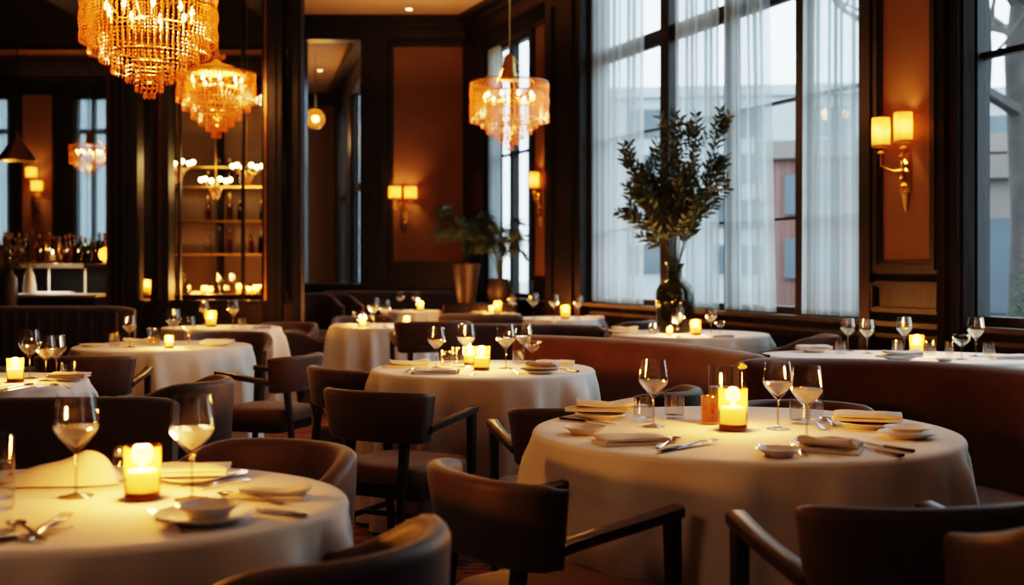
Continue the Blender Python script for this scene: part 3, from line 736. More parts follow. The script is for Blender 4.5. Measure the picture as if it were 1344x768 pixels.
def make_napkin(kind):
    m = MB()
    if kind == 'flat':
        fold_slab(m, .20, .115, 0, .011, 1); fold_slab(m, .195, .110, .0115, .010, 2, .005, x0=.004)
    elif kind == 'long':
        fold_slab(m, .235, .085, 0, .013, 3, .003); fold_slab(m, .20, .080, .0145, .012, 4, .006, .012, .02, .006, .08)
    elif kind == 'rolled':
        fold_slab(m, .20, .10, 0, .012, 5, .003); fold_slab(m, .17, .055, .014, .016, 6, .006, .004, .012, .012, -.12); fold_slab(m, .15, .04, .026, .012, 8, .006, .004, .0, -.022, -.05)
    return tag(m.build('napkin', NAPK, None, True, 50), '', 'napkin')
def make_peaked():
    m = MB(); top = []; nx, ny = 30, 14
    for i in range(nx+1):
        for j in range(ny+1):
            u = i/nx; v = j/ny*2-1; x = -.13 + .26*u; wd = .075*(.55+.55*math.sin(math.pi*min(1,.15+.85*u)))
            ridge = .5+.5*math.cos(v*4.4+2.2*u); prof = (.15+.85*min(1,u/.72)**1.3) if u < .72 else max(0, 1-((u-.72)/.28)**2)**.5
            z = .004 + .085*prof*(1-abs(v)**2.4)*(.62+.38*ridge) + .006*math.sin(9*u+3*v)*(1-v*v)
            top.append((x + .02*v*v, v*wd + .012*math.sin(5*u), max(z,.001)))
    k = ny+1; fs = [(a*k+b, a*k+k+b, a*k+k+b+1, a*k+b+1) for a in range(nx) for b in range(ny)]
    m.add(top, fs); return tag(m.build('napkin', NAPK, None, True, 70), '', 'napkin')
def strip(m, pts, th=.0022):
    """flat bar through (y, x, halfwidth, z)"""
    rs = [[(x-w, y, z), (x-w*.6, y, z-th*.3), (x+w*.6, y, z-th*.3), (x+w, y, z), (x+w*.8, y, z+th), (x-w*.8, y, z+th)] for y, x, w, z in pts]
    m.loft([[Vector(p) for p in r] for r in rs])
def make_cut(kind, mat):
    m = MB(); z = .0015
    h = [(-.10,0,.0075,z),(-.097,0,.0090,z),(-.06,0,.0075,z+.003),(-.01,0,.0042,z+.007),(.025,0,.0034,z+.009)]
    if kind == 'fork':
        strip(m, h + [(.04,0,.006,z+.008),(.052,0,.0125,z+.006),(.062,0,.0130,z+.005)])
        for x in (-.0108,-.0036,.0036,.0108): strip(m, [(.060,x,.0022,z+.005),(.080,x,.0019,z+.004),(.103,x*.93,.0010,z+.007)], .0018)
    elif kind == 'spoon':
        strip(m, h)
        rings = []
        m.lathe([(.0,.0),(.010,.0008),(.017,.004),(.0195,.0085),(.0187,.0088),(.016,.0052),(.009,.0024),(0,.0018)], 26, (0,.053,z), sy=1.55)
    else:
        strip(m, [(-.105,0,.0080,z+.001),(-.10,0,.0095,z+.001),(-.05,0,.0085,z+.001),(.0,0,.0070,z+.001)], .006)
        strip(m, [(-.002,0,.0068,z+.002),(.02,.0005,.0088,z+.002),(.08,.001,.0085,z+.002),(.108,.004,.004,z+.002),(.115,.0055,.001,z+.002)], .0016)
    return tag(m.build(kind, mat, None, True, 50), '', kind)
WINE, COUPE, TUMB, VOT = Proto(make_wine()), Proto(make_coupe()), Proto(make_tumbler()), Proto(make_votive())
PL, DISH = Proto(make_plate(.085)), Proto(make_dish())
NAP = {k: Proto(make_napkin(k)) for k in ('flat','long','rolled')}; PEAK = Proto(make_peaked())
FORK, SPOON, KNIFE = Proto(make_cut('fork', STEEL)), Proto(make_cut('spoon', STEEL)), Proto(make_cut('knife', STEEL))
DKN = Proto(make_cut('knife', DKSTEEL))
Z = .7515
def fit(p, px):
    best = min(TAB.values(), key=lambda t: (t[0]-p.x)**2 + ((t[1]-p.y)*.6)**2); x, y, rx, ry = best
    nrm = lambda q: math.hypot((q.x-x)/rx, (q.y-y)/ry)
    for i in range(21):
        d = p.y + (y - p.y)*i/20; q = Vector(((px-CX)/F*d, d, p.z))
        if nrm(q) < .86: return q
    n = nrm(q); return Vector((x + (q.x-x)*.86/n, y + (q.y-y)*.86/n, p.z))
def up(pr, px, py, label, group=None, rz=0, sc=1, z=Z):
    p = fit(on(px, py, Z), px); p.z = z; return pr(p, rz, label, group, sc)
def lay(pr, p0, p1, label, group='cutlery on the tables', sc=1, z=Z+.0005):
    """cutlery from handle pixel p0 to tip pixel p1"""
    a = on(*p0, Z); b = on(*p1, Z); d = b - a; c = (a + b)/2; c.z = z
    return pr(c, math.atan2(-d.x, d.y), label, group, sc)
GW, GTm, GC, GN, GP = 'wine glasses on the tables', 'water tumblers on the tables', 'candles in amber glass cups', 'napkins on the tables', 'small plates and dishes'
# --- front right table
W1 = 'on the front right table'
up(WINE, 858, 560, 'large wine glass %s, left of the gold glasses' % W1, GW)
up(WINE, 1021, 563, 'large wine glass %s, just right of the candle' % W1, GW, sc=1.0)
up(WINE, 1059, 577, 'large wine glass %s, beside folded napkin, right of another glass' % W1, GW, sc=1.02)
up(TUMB, 845, 553, 'water tumbler %s, behind the left wine glass foot' % W1, GTm)
up(TUMB, 885, 549, 'water tumbler %s, right of the left wine glass' % W1, GTm)
up(TUMB, 1050, 556, 'water tumbler %s, between the two right wine glasses' % W1, GTm)
up(TUMB, 1069, 545, 'water tumbler at far side of front right table behind cutlery', GTm, sc=.9)
up(VOT, 962, 564, 'lit candle in amber glass cup %s' % W1, GC, sc=1.06)
DISH_ = up(DISH, 768, 569, 'small grey dish at left edge of the front right table', GP)
up(PL, 788, 549, 'plate under double folded napkin at far left of front right table', GP)
up(NAP['long'], 788, 546, 'napkin folded in two layers at far left of front right table', GN, R(-8), z=Z+.018)
up(NAP['flat'], 828, 581, 'thick folded napkin at near left of the front right table', GN, R(16))
lay(SPOON, (846, 595), (906, 571), 'spoon standing dark beside the near left napkin %s' % W1)
lay(KNIFE, (858, 596), (926, 582), 'steel knife right of dark spoon %s' % W1)
lay(FORK, (880, 592), (946, 579), 'fork nearest the candle, right of spoon %s' % W1)
lay(KNIFE, (735, 551), (806, 558), 'knife beside plate at far left of the front right table')
up(PL, 1140, 561, 'plate under folded napkin at far right of front right table', GP, sc=1.1)
up(NAP['flat'], 1138, 559, 'folded napkin on plate at far right of front right table', GN, R(-14), z=Z+.0195, sc=1.05)
lay(SPOON, (1104, 566), (1072, 546), 'shiny spoon left of the far right napkin %s' % W1)
lay(FORK, (1090, 571), (1056, 549), 'fork left of the shiny spoon %s' % W1)
up(PL, 1191, 574, 'lower of two stacked small plates at right edge of front right table', GP)
up(PL, 1191, 574, 'upper of two stacked small plates at right edge of front right table', GP, sc=.8, z=Z+.0185)
up(NAP['rolled'], 1084, 592, 'rolled linen napkin at near right of the front right table', GN, R(-24), sc=.95)
up(DISH, 1022, 598, 'small white dish with fork tips at near side of front right table', GP, sc=.9)
lay(FORK, (1010, 607), (996, 580), 'fork behind small white dish at near side of front right table')
lay(FORK, (1066, 608), (1032, 577), 'fork tucked against the rolled napkin %s' % W1)
lay(DKN, (1196, 594), (1128, 582), 'dark knife at right of rolled napkin, farther of the pair')
lay(DKN, (1184, 600), (1120, 586), 'dark knife at right of rolled napkin, nearer of the pair')
# gold ware
g = thing('gold_tumbler', 'gold tinted tumbler just left of front right candle', 'glass', on(932, 557, Z))
MB().lathe([(0,0),(.026,0),(.028,.003),(.029,.092),(.0275,.092),(.026,.01),(0,.008)], 28).build('glass_wall', GOLDG, g)
MB().lathe([(0,.010),(.0255,.010),(.0262,.07),(0,.07)], 28).build('drink', GOLDG, g)
g = thing('amber_goblet', 'tall clear glass holding amber drink behind front right candle', 'glass', on(946, 549, Z))
MB().lathe([(0,0),(.036,0),(.040,.004),(.041,.175),(.0395,.175),(.038,.012),(0,.010)], 30).build('glass_wall', WATERG, g)
MB().lathe([(0,.012),(.0375,.012),(.0385,.105),(0,.105)], 28).build('drink', GOLDG, g)
g = thing('flower_tube', 'slim glass tube with yellow flower behind front right candle', 'bud vase', on(974, 551, Z))
MB().lathe([(0,0),(.010,0),(.011,.003),(.0115,.165),(.0105,.165),(.0095,.006),(0,.005)], 16).build('glass_wall', WATERG, g)
MB().tube([(0,0,.02),(.001,0,.175)], .0015, 6).build('stem', STEM, g)
fl = MB()
for i in range(14):
    a = i*2.4; fl.octa((.012*math.cos(a)*(.4+.6*(i%3)/2), .012*math.sin(a)*(.4+.6*(i%3)/2), .172+.004*(i%4)), .006)
fl.build('flower', pbr('yellow_petal', (.55,.36,.07), .6), g)
# --- front left table
W2 = 'on the front left table'
up(WINE, 100, 652, 'big wine glass %s, left of its candle' % W2, GW, sc=1.06)
up(WINE, 252, 656, 'big wine glass %s, right of its candle' % W2, GW, sc=1.06)
up(VOT, 187, 654, 'lit candle in amber glass cup %s' % W2, GC, sc=.92)
g = up(TUMB, -3, 668, 'tall water tumbler cut off at left edge of front left table', GTm, sc=(1, 1, 1.9))
up(PEAK, 80, 634, 'crumpled peaked white napkin %s' % W2, GN, R(10), sc=.95)
lay(FORK, (-8, 640), (62, 634), 'fork beside crumpled napkin %s' % W2)
lay(SPOON, (70, 642), (4, 624), 'spoon beside crumpled napkin %s' % W2)
up(PL, 252, 632, 'plate under flat napkin at far right of the front left table', GP, sc=.9)
up(NAP['flat'], 252, 630, 'flat folded napkin on plate at far right of front left table', GN, R(8), z=Z+.017, sc=.85)
lay(KNIFE, (328, 620), (236, 641), 'knife in front of the flat napkin %s' % W2)
lay(FORK, (318, 632), (268, 642), 'fork right of the right wine glass %s' % W2, sc=.8)
lay(SPOON, (385, 664), (268, 650), 'bright spoon right of the wine glass foot %s' % W2)
up(NAP['long'], 352, 654, 'long folded napkin at right side of the front left table', GN, R(-6), sc=.75)
lay(KNIFE, (388, 678), (308, 668), 'knife at right rim of the front left table')
up(PL, 270, 684, 'plate carrying shallow white bowl at near side of front left table', GP, sc=1.15)
up(DISH, 274, 684, 'shallow white bowl on plate at near side of front left table', GP, z=Z+.010, sc=(.95,.95,1.15))
lay(FORK, (248, 700), (200, 674), 'fork leaning along the bowl plate %s' % W2)
lay(FORK, (18, 720), (102, 672), 'long fork at near left of the front left table', sc=1.05)
lay(SPOON, (62, 712), (8, 686), 'spoon at near left of the front left table')
lay(KNIFE, (-20, 716), (62, 700), 'knife under long fork at near left of front left table')
g = thing('salt_shaker', 'small glass shaker with steel cap between napkin and candle', 'shaker', on(156, 632, Z))
MB().lathe([(0,0),(.016,0),(.017,.003),(.015,.055),(.012,.06),(0,.058)], 20).build('glass_body', WATERG, g); MB().lathe([(.0125,.06),(.013,.062),(.012,.076),(.006,.082),(0,.083)], 20).build('cap', STEEL, g)
lay(DKN, (134, 637), (150, 616), 'dark knife beside the shaker %s' % W2)
# --- middle table
W3 = 'on the middle table'
for px, py, lb, s in ((573,483,'leftmost wine glass',.97),(612,482,'wine glass just left of the candle',1.03),(664,484,'wine glass just right of the candle',1.05),(688,478,'wine glass behind the small coupe',1.0)):
    up(WINE, px, py, '%s %s' % (lb, W3), GW, sc=s)
up(COUPE, 699, 479, 'small coupe glass %s' % W3, 'coupe glasses', sc=.95)
up(VOT, 632, 486, 'lit candle in amber glass cup, front one on the middle table', GC, sc=.97)
up(VOT, 617, 479, 'second lit candle half hidden behind glass on the middle table', GC, sc=.8)
up(TUMB, 585, 479, 'water tumbler right of leftmost wine glass %s' % W3, GTm, sc=.9)
up(TUMB, 601, 481, 'tall narrow tumbler left of candle on the middle table', GTm, sc=(.85,.85,1.2))
up(TUMB, 680, 478, 'water tumbler beside coupe on the middle table', GTm, sc=.9)
up(NAP['long'], 533, 482, 'long folded napkin at left rim of the middle table', GN, R(6))
up(NAP['flat'], 570, 490, 'folded napkin at near left of the middle table', GN, R(10))
up(NAP['flat'], 728, 479, 'folded napkin at far right of the middle table', GN, R(-4))
up(PL, 709, 490, 'plate under napkin at near right of the middle table', GP)
up(NAP['rolled'], 709, 489, 'tan rolled napkin at near right of the middle table', GN, R(-8), z=Z+.018, sc=.9)
lay(FORK, (520, 493), (558, 482), 'fork at left rim of the middle table')
lay(KNIFE, (532, 494), (566, 484), 'knife at left rim of the middle table')
lay(FORK, (598, 495), (606, 483), 'fork in front of the candles on the middle table')
lay(SPOON, (617, 494), (625, 488), 'spoon in front of the candles on the middle table', sc=.8)
lay(FORK, (684, 492), (668, 486), 'fork left of tan napkin on the middle table', sc=.9)
lay(DKN, (760, 489), (732, 484), 'dark knife at right rim of the middle table')
# --- left edge table
W4 = 'on the left edge table'
for px, py, lb, s in ((39,497,'tallest wine glass, left one of three',1.05),(60,500,'middle wine glass of three',.96),(74,497,'right wine glass of three',.93)):
    up(WINE, px, py, '%s %s' % (lb, W4), GW, sc=s)
up(VOT, 20, 501, 'lit candle in amber glass cup %s' % W4, GC, sc=.86)
up(TUMB, 103, 492, 'water tumbler %s' % W4, GTm)
up(PL, 126, 496, 'plate under napkin %s' % W4, GP, sc=.9)
up(NAP['flat'], 126, 496, 'folded napkin on plate %s' % W4, GN, R(4), z=Z+.017, sc=.85)
lay(SPOON, (10, 511), (44, 506), 'spoon in front of candle %s' % W4)
lay(FORK, (14, 514), (48, 510), 'fork in front of candle %s' % W4)
lay(SPOON, (96, 511), (64, 506), 'spoon at near rim of the left edge table')
# --- table with amber tumbler
W5 = 'on the table with the amber tumbler'
for px, py, lb, s in ((170,456,'leftmost wine glass',.95),(228,452,'tall bright wine glass',1.1),(248,457,'right wine glass',.95)):
    up(WINE, px, py, '%s %s' % (lb, W5), GW, sc=s)
g = thing('amber_tumbler', 'ribbed tumbler of amber drink left of the tall bright wine glass', 'glass', on(202, 453, Z))
MB().lathe([(0,0),(.034,0),(.038,.004),(.046,.112),(.0445,.112),(.036,.012),(0,.010)], 28).build('glass_wall', WATERG, g); MB().lathe([(0,.012),(.0355,.012),(.040,.052),(0,.052)], 28).build('drink', GOLDG, g)
up(VOT, 222, 457, 'small lit candle beside tall glass %s' % W5, GC, sc=.65)
up(TUMB, 150, 455, 'water tumbler %s' % W5, GTm)
up(PL, 285, 454, 'plate under napkin at right of the amber tumbler table', GP)
up(NAP['flat'], 285, 454, 'folded napkin on plate at right of the amber tumbler table', GN, 0, z=Z+.018)
up(NAP['long'], 178, 451, 'long folded napkin at far side of the amber tumbler table', GN, R(5))
up(PL, 122, 455, 'plate at left rim of the amber tumbler table', GP)
# --- partition candle table
W6 = 'on the candle table by the partition'
up(VOT, 277, 429, 'lit candle in amber glass cup %s' % W6, GC, sc=1.1)
up(WINE, 268, 427, 'wine glass left of the candle %s' % W6, GW); up(WINE, 306, 430, 'wine glass right of the candle %s' % W6, GW, sc=1.1)
up(TUMB, 318, 430, 'water tumbler %s' % W6, GTm)
up(NAP['flat'], 345, 431, 'folded napkin %s' % W6, GN, sc=.8)
# --- back left table
W7 = 'on the back left table'
up(WINE, 490, 430, 'left wine glass %s' % W7, GW, sc=1.2); up(WINE, 505, 433, 'right wine glass %s' % W7, GW, sc=1.1)
up(VOT, 476, 431, 'lit candle in amber glass cup %s' % W7, GC, sc=.6); up(VOT, 534, 428, 'lit candle on right part of the back left table', GC, sc=.7)
up(COUPE, 470, 430, 'coupe glass left of candle %s' % W7, 'coupe glasses'); up(COUPE, 483, 431, 'coupe glass right of candle %s' % W7, 'coupe glasses')
up(NAP['flat'], 452, 429, 'folded napkin %s' % W7, GN)
W8 = 'on the small table before the back wall banquette'
up(WINE, 525, 408, 'left wine glass %s' % W8, GW, sc=1.1); up(WINE, 546, 408, 'right wine glass %s' % W8, GW, sc=1.1); up(VOT, 552, 408, 'lit candle %s' % W8, GC, sc=.9)
# --- vase table
W9 = 'on the leafy vase table'
up(VOT, 913, 440, 'lit candle in amber glass cup %s' % W9, GC, sc=.95)
up(VOT, 879, 440, 'small second candle left of wine glass %s' % W9, GC, sc=.5)
up(WINE, 890, 442, 'wine glass in front of the vase %s' % W9, GW, sc=1.0); up(WINE, 933, 440, 'wine glass right of the candle %s' % W9, GW, sc=1.0)
up(COUPE, 945, 441, 'coupe glass %s' % W9, 'coupe glasses', sc=.85)
up(TUMB, 857, 439, 'water tumbler left of vase %s' % W9, GTm)
up(PL, 815, 440, 'plate under napkin %s' % W9, GP); up(NAP['long'], 815, 440, 'long napkin on plate %s' % W9, GN, z=Z+.018)
up(NAP['flat'], 948, 444, 'folded napkin at right rim of the leafy vase table', GN, sc=.8)
# --- oval table
W10 = 'on the long oval table'
for px, py, lb, s in ((1113,461,'leftmost wine glass',.95),(1138,464,'second wine glass from left',.95),(1187,463,'wine glass behind the candle',1.0),(1281,468,'wine glass at right end',1.05)):
    up(WINE, px, py, '%s %s' % (lb, W10), GW, sc=s)
up(COUPE, 1262, 472, 'wide coupe glass %s' % W10, 'coupe glasses', sc=1.05)
up(VOT, 1203, 466, 'lit candle in amber glass cup %s' % W10, GC, sc=.95)
up(TUMB, 1178, 463, 'water tumbler left of candle %s' % W10, GTm, sc=.95); up(TUMB, 1221, 466, 'water tumbler right of candle %s' % W10, GTm, sc=.95)
up(TUMB, 1246, 467, 'narrow tumbler beside the coupe %s' % W10, GTm, sc=(.7,.7,1)); up(TUMB, 1298, 468, 'water tumbler at right end of the long oval table', GTm)
up(TUMB, 1103, 464, 'water tumbler left of leftmost glass %s' % W10, GTm, sc=.9)
up(PL, 1068, 462, 'stacked plate at left end of the long oval table', GP); up(NAP['flat'], 1068, 462, 'folded napkin at left end of the long oval table', GN, z=Z+.018)
up(PL, 1180, 473, 'plate under napkin at near side of the long oval table', GP); up(NAP['long'], 1180, 473, 'long napkin at near side of the long oval table', GN, z=Z+.018)
up(NAP['flat'], 1326, 471, 'folded napkin at right end of the long oval table', GN)
lay(SPOON, (1300, 474), (1318, 468), 'spoon at right end of the long oval table')
up(DISH, 1240, 475, 'small dark-looking dish beside the coupe on the long oval table', GP, sc=.8)
# --- far tables
up(VOT, 653, 411, 'lit candle on the far table in front of palms', GC, sc=1.1); up(VOT, 645, 408, 'tiny second candle on the far table in front of palms', GC, sc=.6)
up(WINE, 672, 410, 'wine glass on the far table in front of palms', GW, sc=1.1)
up(PL, 628, 410, 'plate on the far table in front of palms', GP)
W12 = 'on the back table below the pilaster'
up(VOT, 742, 421, 'lit candle in amber glass cup %s' % W12, GC, sc=1.1)
up(WINE, 692+8, 420, 'left wine glass %s' % W12, GW, sc=1.2); up(WINE, 727, 421, 'middle wine glass %s' % W12, GW, sc=1.15); up(WINE, 759, 421, 'right wine glass %s' % W12, GW, sc=1.1)
up(NAP['flat'], 780, 419, 'folded napkin %s' % W12, GN)

# ------------------------------------------------------------------ chandeliers
def make_chandelier(label, loc, rad, ceil_z, style, power, beads=1.0):
    t = thing('chandelier', label, 'chandelier', loc); k = rad/.35
    def strands(r, z0, z1, n, br, jit=.0, drop=True):
        m = MB(); nb = max(2, int((z0 - z1)/(br*2.15)))
        for i in range(n):
            a = 2*math.pi*(i + jit)/n
            for j in range(nb):
                z = z0 - (z0-z1)*j/(nb-1); rr = r*(1 + .012*math.sin(7*a+j))
                m.octa((rr*math.cos(a), rr*math.sin(a), z), br*.92, br*1.05)
            if drop: m.octa((r*math.cos(a), r*math.sin(a), z1 - br*2.6), br*1.0, br*2.0)
        return m
    br = .0088*k if style != 'big' else .0075*k
    def ring(r, z, tr=.004):
        return [[((r + tr*k*math.cos(q))*math.cos(a), (r + tr*k*math.cos(q))*math.sin(a), z + tr*k*math.sin(q)) for q in (0,1.57,3.14,4.71)] for a in [2*math.pi*i/40 for i in range(41)]]
    fm = MB()
    tiers = [(.35, .17, -.15, 60), (.30, .08, -.155, 44), (.25, -.15, -.20, 40), (.20, -.18, -.255, 34), (.13, -.24, -.30, 24), (.075, -.28, -.35, 14), (.03, -.33, -.40, 7)]
    if style == 'cone': tiers = [(.35, .12, -.12, 60), (.27, .10, -.15, 44), (.30, -.12, -.19, 44), (.22, -.17, -.27, 36), (.155, -.24, -.33, 26), (.09, -.30, -.38, 16), (.04, -.36, -.44, 8)]
    if style == 'big': tiers = [(.35, .24, -.10, 78), (.31, .16, -.16, 62), (.25, -.08, -.20, 50), (.19, -.17, -.26, 40), (.12, -.23, -.30, 28), (.07, -.28, -.35, 16), (.028, -.33, -.385, 7)]
    for r, z0, z1, n in tiers:
        n = int(n*beads)
        tag(strands(r*k, z0*k, z1*k, n, br, rnd.random()).build('crystal_tier', CRYST, t, False), kind='stuff')
        fm.loft([[Vector(p) for p in q] for q in ring(r*k, z0*k)], True, False)
    top = tiers[0][1]*k
    fm.loft([[Vector(p) for p in q] for q in ring(tiers[0][0]*k, top, .008)], True, False)
    fm.loft([[Vector(p) for p in q] for q in ring(tiers[0][0]*k, (top + tiers[0][2]*k)/2, .004)], True, False)
    for i in range(8):
        a = 2*math.pi*i/8; fm.tube([(0,0,.02*k),(.35*k*math.cos(a)*.5,.35*k*math.sin(a)*.5,-.01*k),(.35*k*math.cos(a),.35*k*math.sin(a),top)], .0035*k, 5)
    fm.build('frame', BRASS, t)
    hz = ceil_z - loc[2]
    cap = MB()
    if style == 'cone':
        cap.lathe([(0,top+.12*k),(.03*k,top+.12*k),(.05*k,top+.09*k),(.16*k,top+.055*k),(.23*k,top+.01*k),(.22*k,top-.005*k),(0,top-.005*k)], 28)
        for i in range(6):
            a = i*math.pi/3; cap.octa((.07*k*math.cos(a), .07*k*math.sin(a), top+.15*k), .018*k, .028*k)
        cap.lathe([(0,top+.12*k),(.014*k,top+.14*k),(.02*k,top+.20*k),(.006*k,top+.26*k)], 12)
    else:
        cap.lathe([(0,top+.02*k),(.08*k,top+.02*k),(.075*k,top+.07*k),(.06*k,top+.09*k),(.05*k,top+.22*k),(.02*k,top+.26*k),(0,top+.27*k)], 20)
        for i in range(4):
            a = i*math.pi/2 + .5; cap.tube([(.02*k*math.cos(a), .02*k*math.sin(a), top+.26*k), (.26*k*math.cos(a), .26*k*math.sin(a), top+.01)], .0035*k, 5)
    cap.build('crown', GOLDC if style == 'cone' else BRASS, t)
    MB().tube([(0,0,top+.2*k),(0,0,hz)], .006, 6).build('hanging_rod', BRASS, t)
    for i in range(9):
        a = 2*math.pi*i/9 + .2; r = .22*k; z = .03*k
        b = MB(); b.lathe([(0,0),(.007*k,.0),(.007*k,.035*k),(0,.035*k)], 8, (r*math.cos(a), r*math.sin(a), z-.04*k)); h = b.build('candle_sleeve', BRASS, t)
        MB().lathe([(0,-.002*k),(.009*k,.004*k),(.013*k,.018*k),(.009*k,.036*k),(0,.056*k)], 10, (r*math.cos(a), r*math.sin(a), z)).build('bulb', BULB, h)
    for i in range(3):
        a = 2*math.pi*i/3; lamp('chandelier_light', (.12*k*math.cos(a), .12*k*math.sin(a), .06*k), power/3, (1,.55,.20), .05*k, t)
    return t
def cz(py, d): return EYE - (py - HY)/F*d
make_chandelier('large crystal drum chandelier cut by top edge, above left tables', (px2x(196,6.5), 6.5, cz(27,6.5)), .352, CEILZ, 'big', 38)
make_chandelier('conical crystal chandelier hanging before the shelf display partition', (px2x(284,11.05), 11.05, cz(113,11.05)), .348, CEILZ, 'cone', 42)
make_chandelier('crystal drum chandelier hanging by rods in front of the far window', (px2x(668.5,10.9), 10.9, cz(134,10.9)), .35, CEILZ, 'drum', 42)
make_chandelier('small crystal chandelier in the bar before its window', (px2x(117,14), 14, cz(203,14)), .215, CEILZ, 'drum', 14, .6)
# small bulb clusters seen through the shelf glass
def make_cluster():
    t = thing('bulb_chandelier', '', 'chandelier')
    f = MB(); f.tube([(0,0,0),(0,0,2.2)], .006, 6)
    bl = []
    for i in range(6):
        a = i*math.pi/3; x, y = .15*math.cos(a), .15*math.sin(a); f.tube([(0,0,-.02),(x*.6,y*.6,-.05),(x,y,0)], .005, 5); bl.append((x,y,.03))
    f.lathe([(0,-.10),(.015,-.07),(.03,-.03),(.012,.02),(0,.03)], 12); f.build('frame', BRASS, t)
    for x, y, z in bl: MB().lathe([(0,-.025),(.018,-.016),(.026,0),(.018,.018),(0,.026)], 12, (x,y,z)).build('bulb', BULB, t)
    m = MB()
    for i in range(40): a = i*2.4; m.octa((.07*math.cos(a)*(1-i/60), .07*math.sin(a)*(1-i/60), -.05-.003*i), .009)
    tag(m.build('crystal_drops', CRYST, t, False), kind='stuff')
    lamp('cluster_light', (0,0,.0), 5, (1,.55,.2), .15, t)
    return t
CL = Proto(make_cluster())
for px, py, d, lb in ((283,240,12.6,'bulb chandelier behind shelf glass, under the conical chandelier'),(324,222,12.7,'bulb chandelier behind shelf glass at its right mullion'),(234,217,12.5,'bulb chandelier behind shelf glass at its left edge')):
    p = P(px, py, d); CL(p, 0, lb, 'bulb chandeliers behind the glass', 1)
# globe light in the lounge
t = thing('globe_lamp', 'glowing globe pendant in the lounge beyond the opening', 'pendant lamp', P(414,156,19.5))
MB().lathe([(0,-.16),(.08,-.14),(.14,-.07),(.16,0),(.14,.07),(.08,.14),(0,.16)], 24).build('globe', AMBER, t); MB().lathe([(0,-.05),(.04,-.03),(.05,0),(.04,.03),(0,.05)], 14).build('bulb', BULB, t)
MB().tube([(0,0,.15),(0,0,CEILZ-t.location.z)], .006, 6).build('hanging_rod', BRASS, t); lamp('globe_light', (0,0,.0), 30, (1,.55,.2), .06, t)
# brass cone pendant in the bar
t = thing('cone_pendant', 'brass cone pendant lamp hanging at far left over the bar', 'pendant lamp', P(22,211,12.6))
MB().lathe([(.195,0),(.19,.02),(.06,.20),(.035,.25),(.02,.30),(0,.30),(0,.285),(.03,.24),(.055,.19),(.182,.015)], 32).build('lamp_shade', BRASS, t)
MB().lathe([(0,.05),(.03,.07),(.04,.10),(.02,.14),(0,.15)], 14).build('bulb', BULBS, t); MB().tube([(0,0,.3),(0,0,CEILZ-t.location.z)], .008, 6).build('cord', BLKMET, t)
lamp('pendant_light', (0,0,.04), 10, (1,.6,.28), .05, t)

# ------------------------------------------------------------------ sconces
def make_sconce(name, label, loc, rz, arms, sh, sr, power):
    """local -y points into the room, wall at y=0"""
    t = thing(name, label, 'wall lamp', loc, rz)
    b = MB(); b.rbox(-.055,.055,-.03,0,-.32,-.05,.012,2)
    for i in range(5): b.octa((rnd.uniform(-.04,.04), -.035, -.07-.05*i), .03, .03)
    b.lathe([(0,-.46),(.012,-.42),(.03,-.32),(.0,-.30)], 10, (0,-.02,0)); b.build('back_plate', BRASS, t)
    for x, y, z in arms:
        a = MB().tube([(0,-.03,-.16),(x*.4,y*.6,-.17),(x,y,-.13+z),(x,y,-.03+z)], .007, 6); a.lathe([(.0,-.05),(.028,-.045),(.02,-.03),(.0,-.025)], 12, (x,y,z)); a.build('arm', BRASS, t)
        s = MB().lathe([(sr,0),(sr,sh),(sr-.003,sh),(sr-.003,0)], 24, (x,y,z)).build('lamp_shade', SHADE, t)
        MB().lathe([(sr+.002,-.002),(sr+.002,.012),(sr-.004,.012),(sr-.004,-.002)], 24, (x,y,z)).build('rim', BRASS, s)
        MB().lathe([(0,0),(.012,.01),(.018,.05),(.012,.09),(0,.11)], 12, (x,y,z+.03)).build('bulb', BULBS, s)
        lamp('sconce_light', (x,y,z+sh*.55), power, (1,.50,.15), .025, t)
    return t
D1 = 8.36; s1 = 9.0
p = wpt(8.97, 0, cz(192, D1))
make_sconce('wall_sconce', 'double brass sconce with two fabric shades on right pier panel', p, WA, [(-.10,-.15,.0),(.07,-.10,.02)], .20, .062, 10)
MB()
p = wpt(2.60, 0, cz(248, 14.3)); make_sconce('wall_sconce', 'single lit sconce on narrow panel beside the far window', p, WA, [(0,-.10,0)], .19, .06, 9)
t = make_sconce('wall_sconce', 'double sconce glowing on the tan back wall panel', (px2x(530,BW-.012), BW-.012, cz(262,BW)), 0, [(-.11,-.12,.0),(.10,-.12,.0)], .17, .085, 15)
t = make_sconce('wall_sconce', 'double sconce on the bar back wall between its windows', (px2x(48,BB-.012), BB-.012, cz(248,BB)), 0, [(-.02,-.12,.13),(.05,-.12,-.04)], .13, .07, 10)

# recessed spotlights
def make_downlight():
    t = thing('ceiling_spotlight', '', 'ceiling light')
    MB().lathe([(.045,0),(.06,0),(.06,-.012),(.045,-.012)], 20).build('trim_ring', BRASS, t); MB().lathe([(0,-.003),(.044,-.003),(.044,-.008),(0,-.008)], 20).build('lens', BULBS, t)
    return t
DL = Proto(make_downlight())
for x, y, e, lb in ((px2x(537,16.1), 16.1, 0, 'recessed spotlight in ceiling above the tan back panel'), (px2x(463,18.4), 18.4, 40, 'recessed spotlight in lounge ceiling, nearer of the two'), (px2x(420,21.1), 21.1, 40, 'recessed spotlight in lounge ceiling, farther of the two')):
    DL((x, y, CEILZ-.001), 0, lb, 'recessed spotlights')
    if e: lamp('spot_light', (x, y, CEILZ-.03), e, (1,.6,.28), .04, None, 'SPOT', spot_size=R(110), spot_blend=.8)
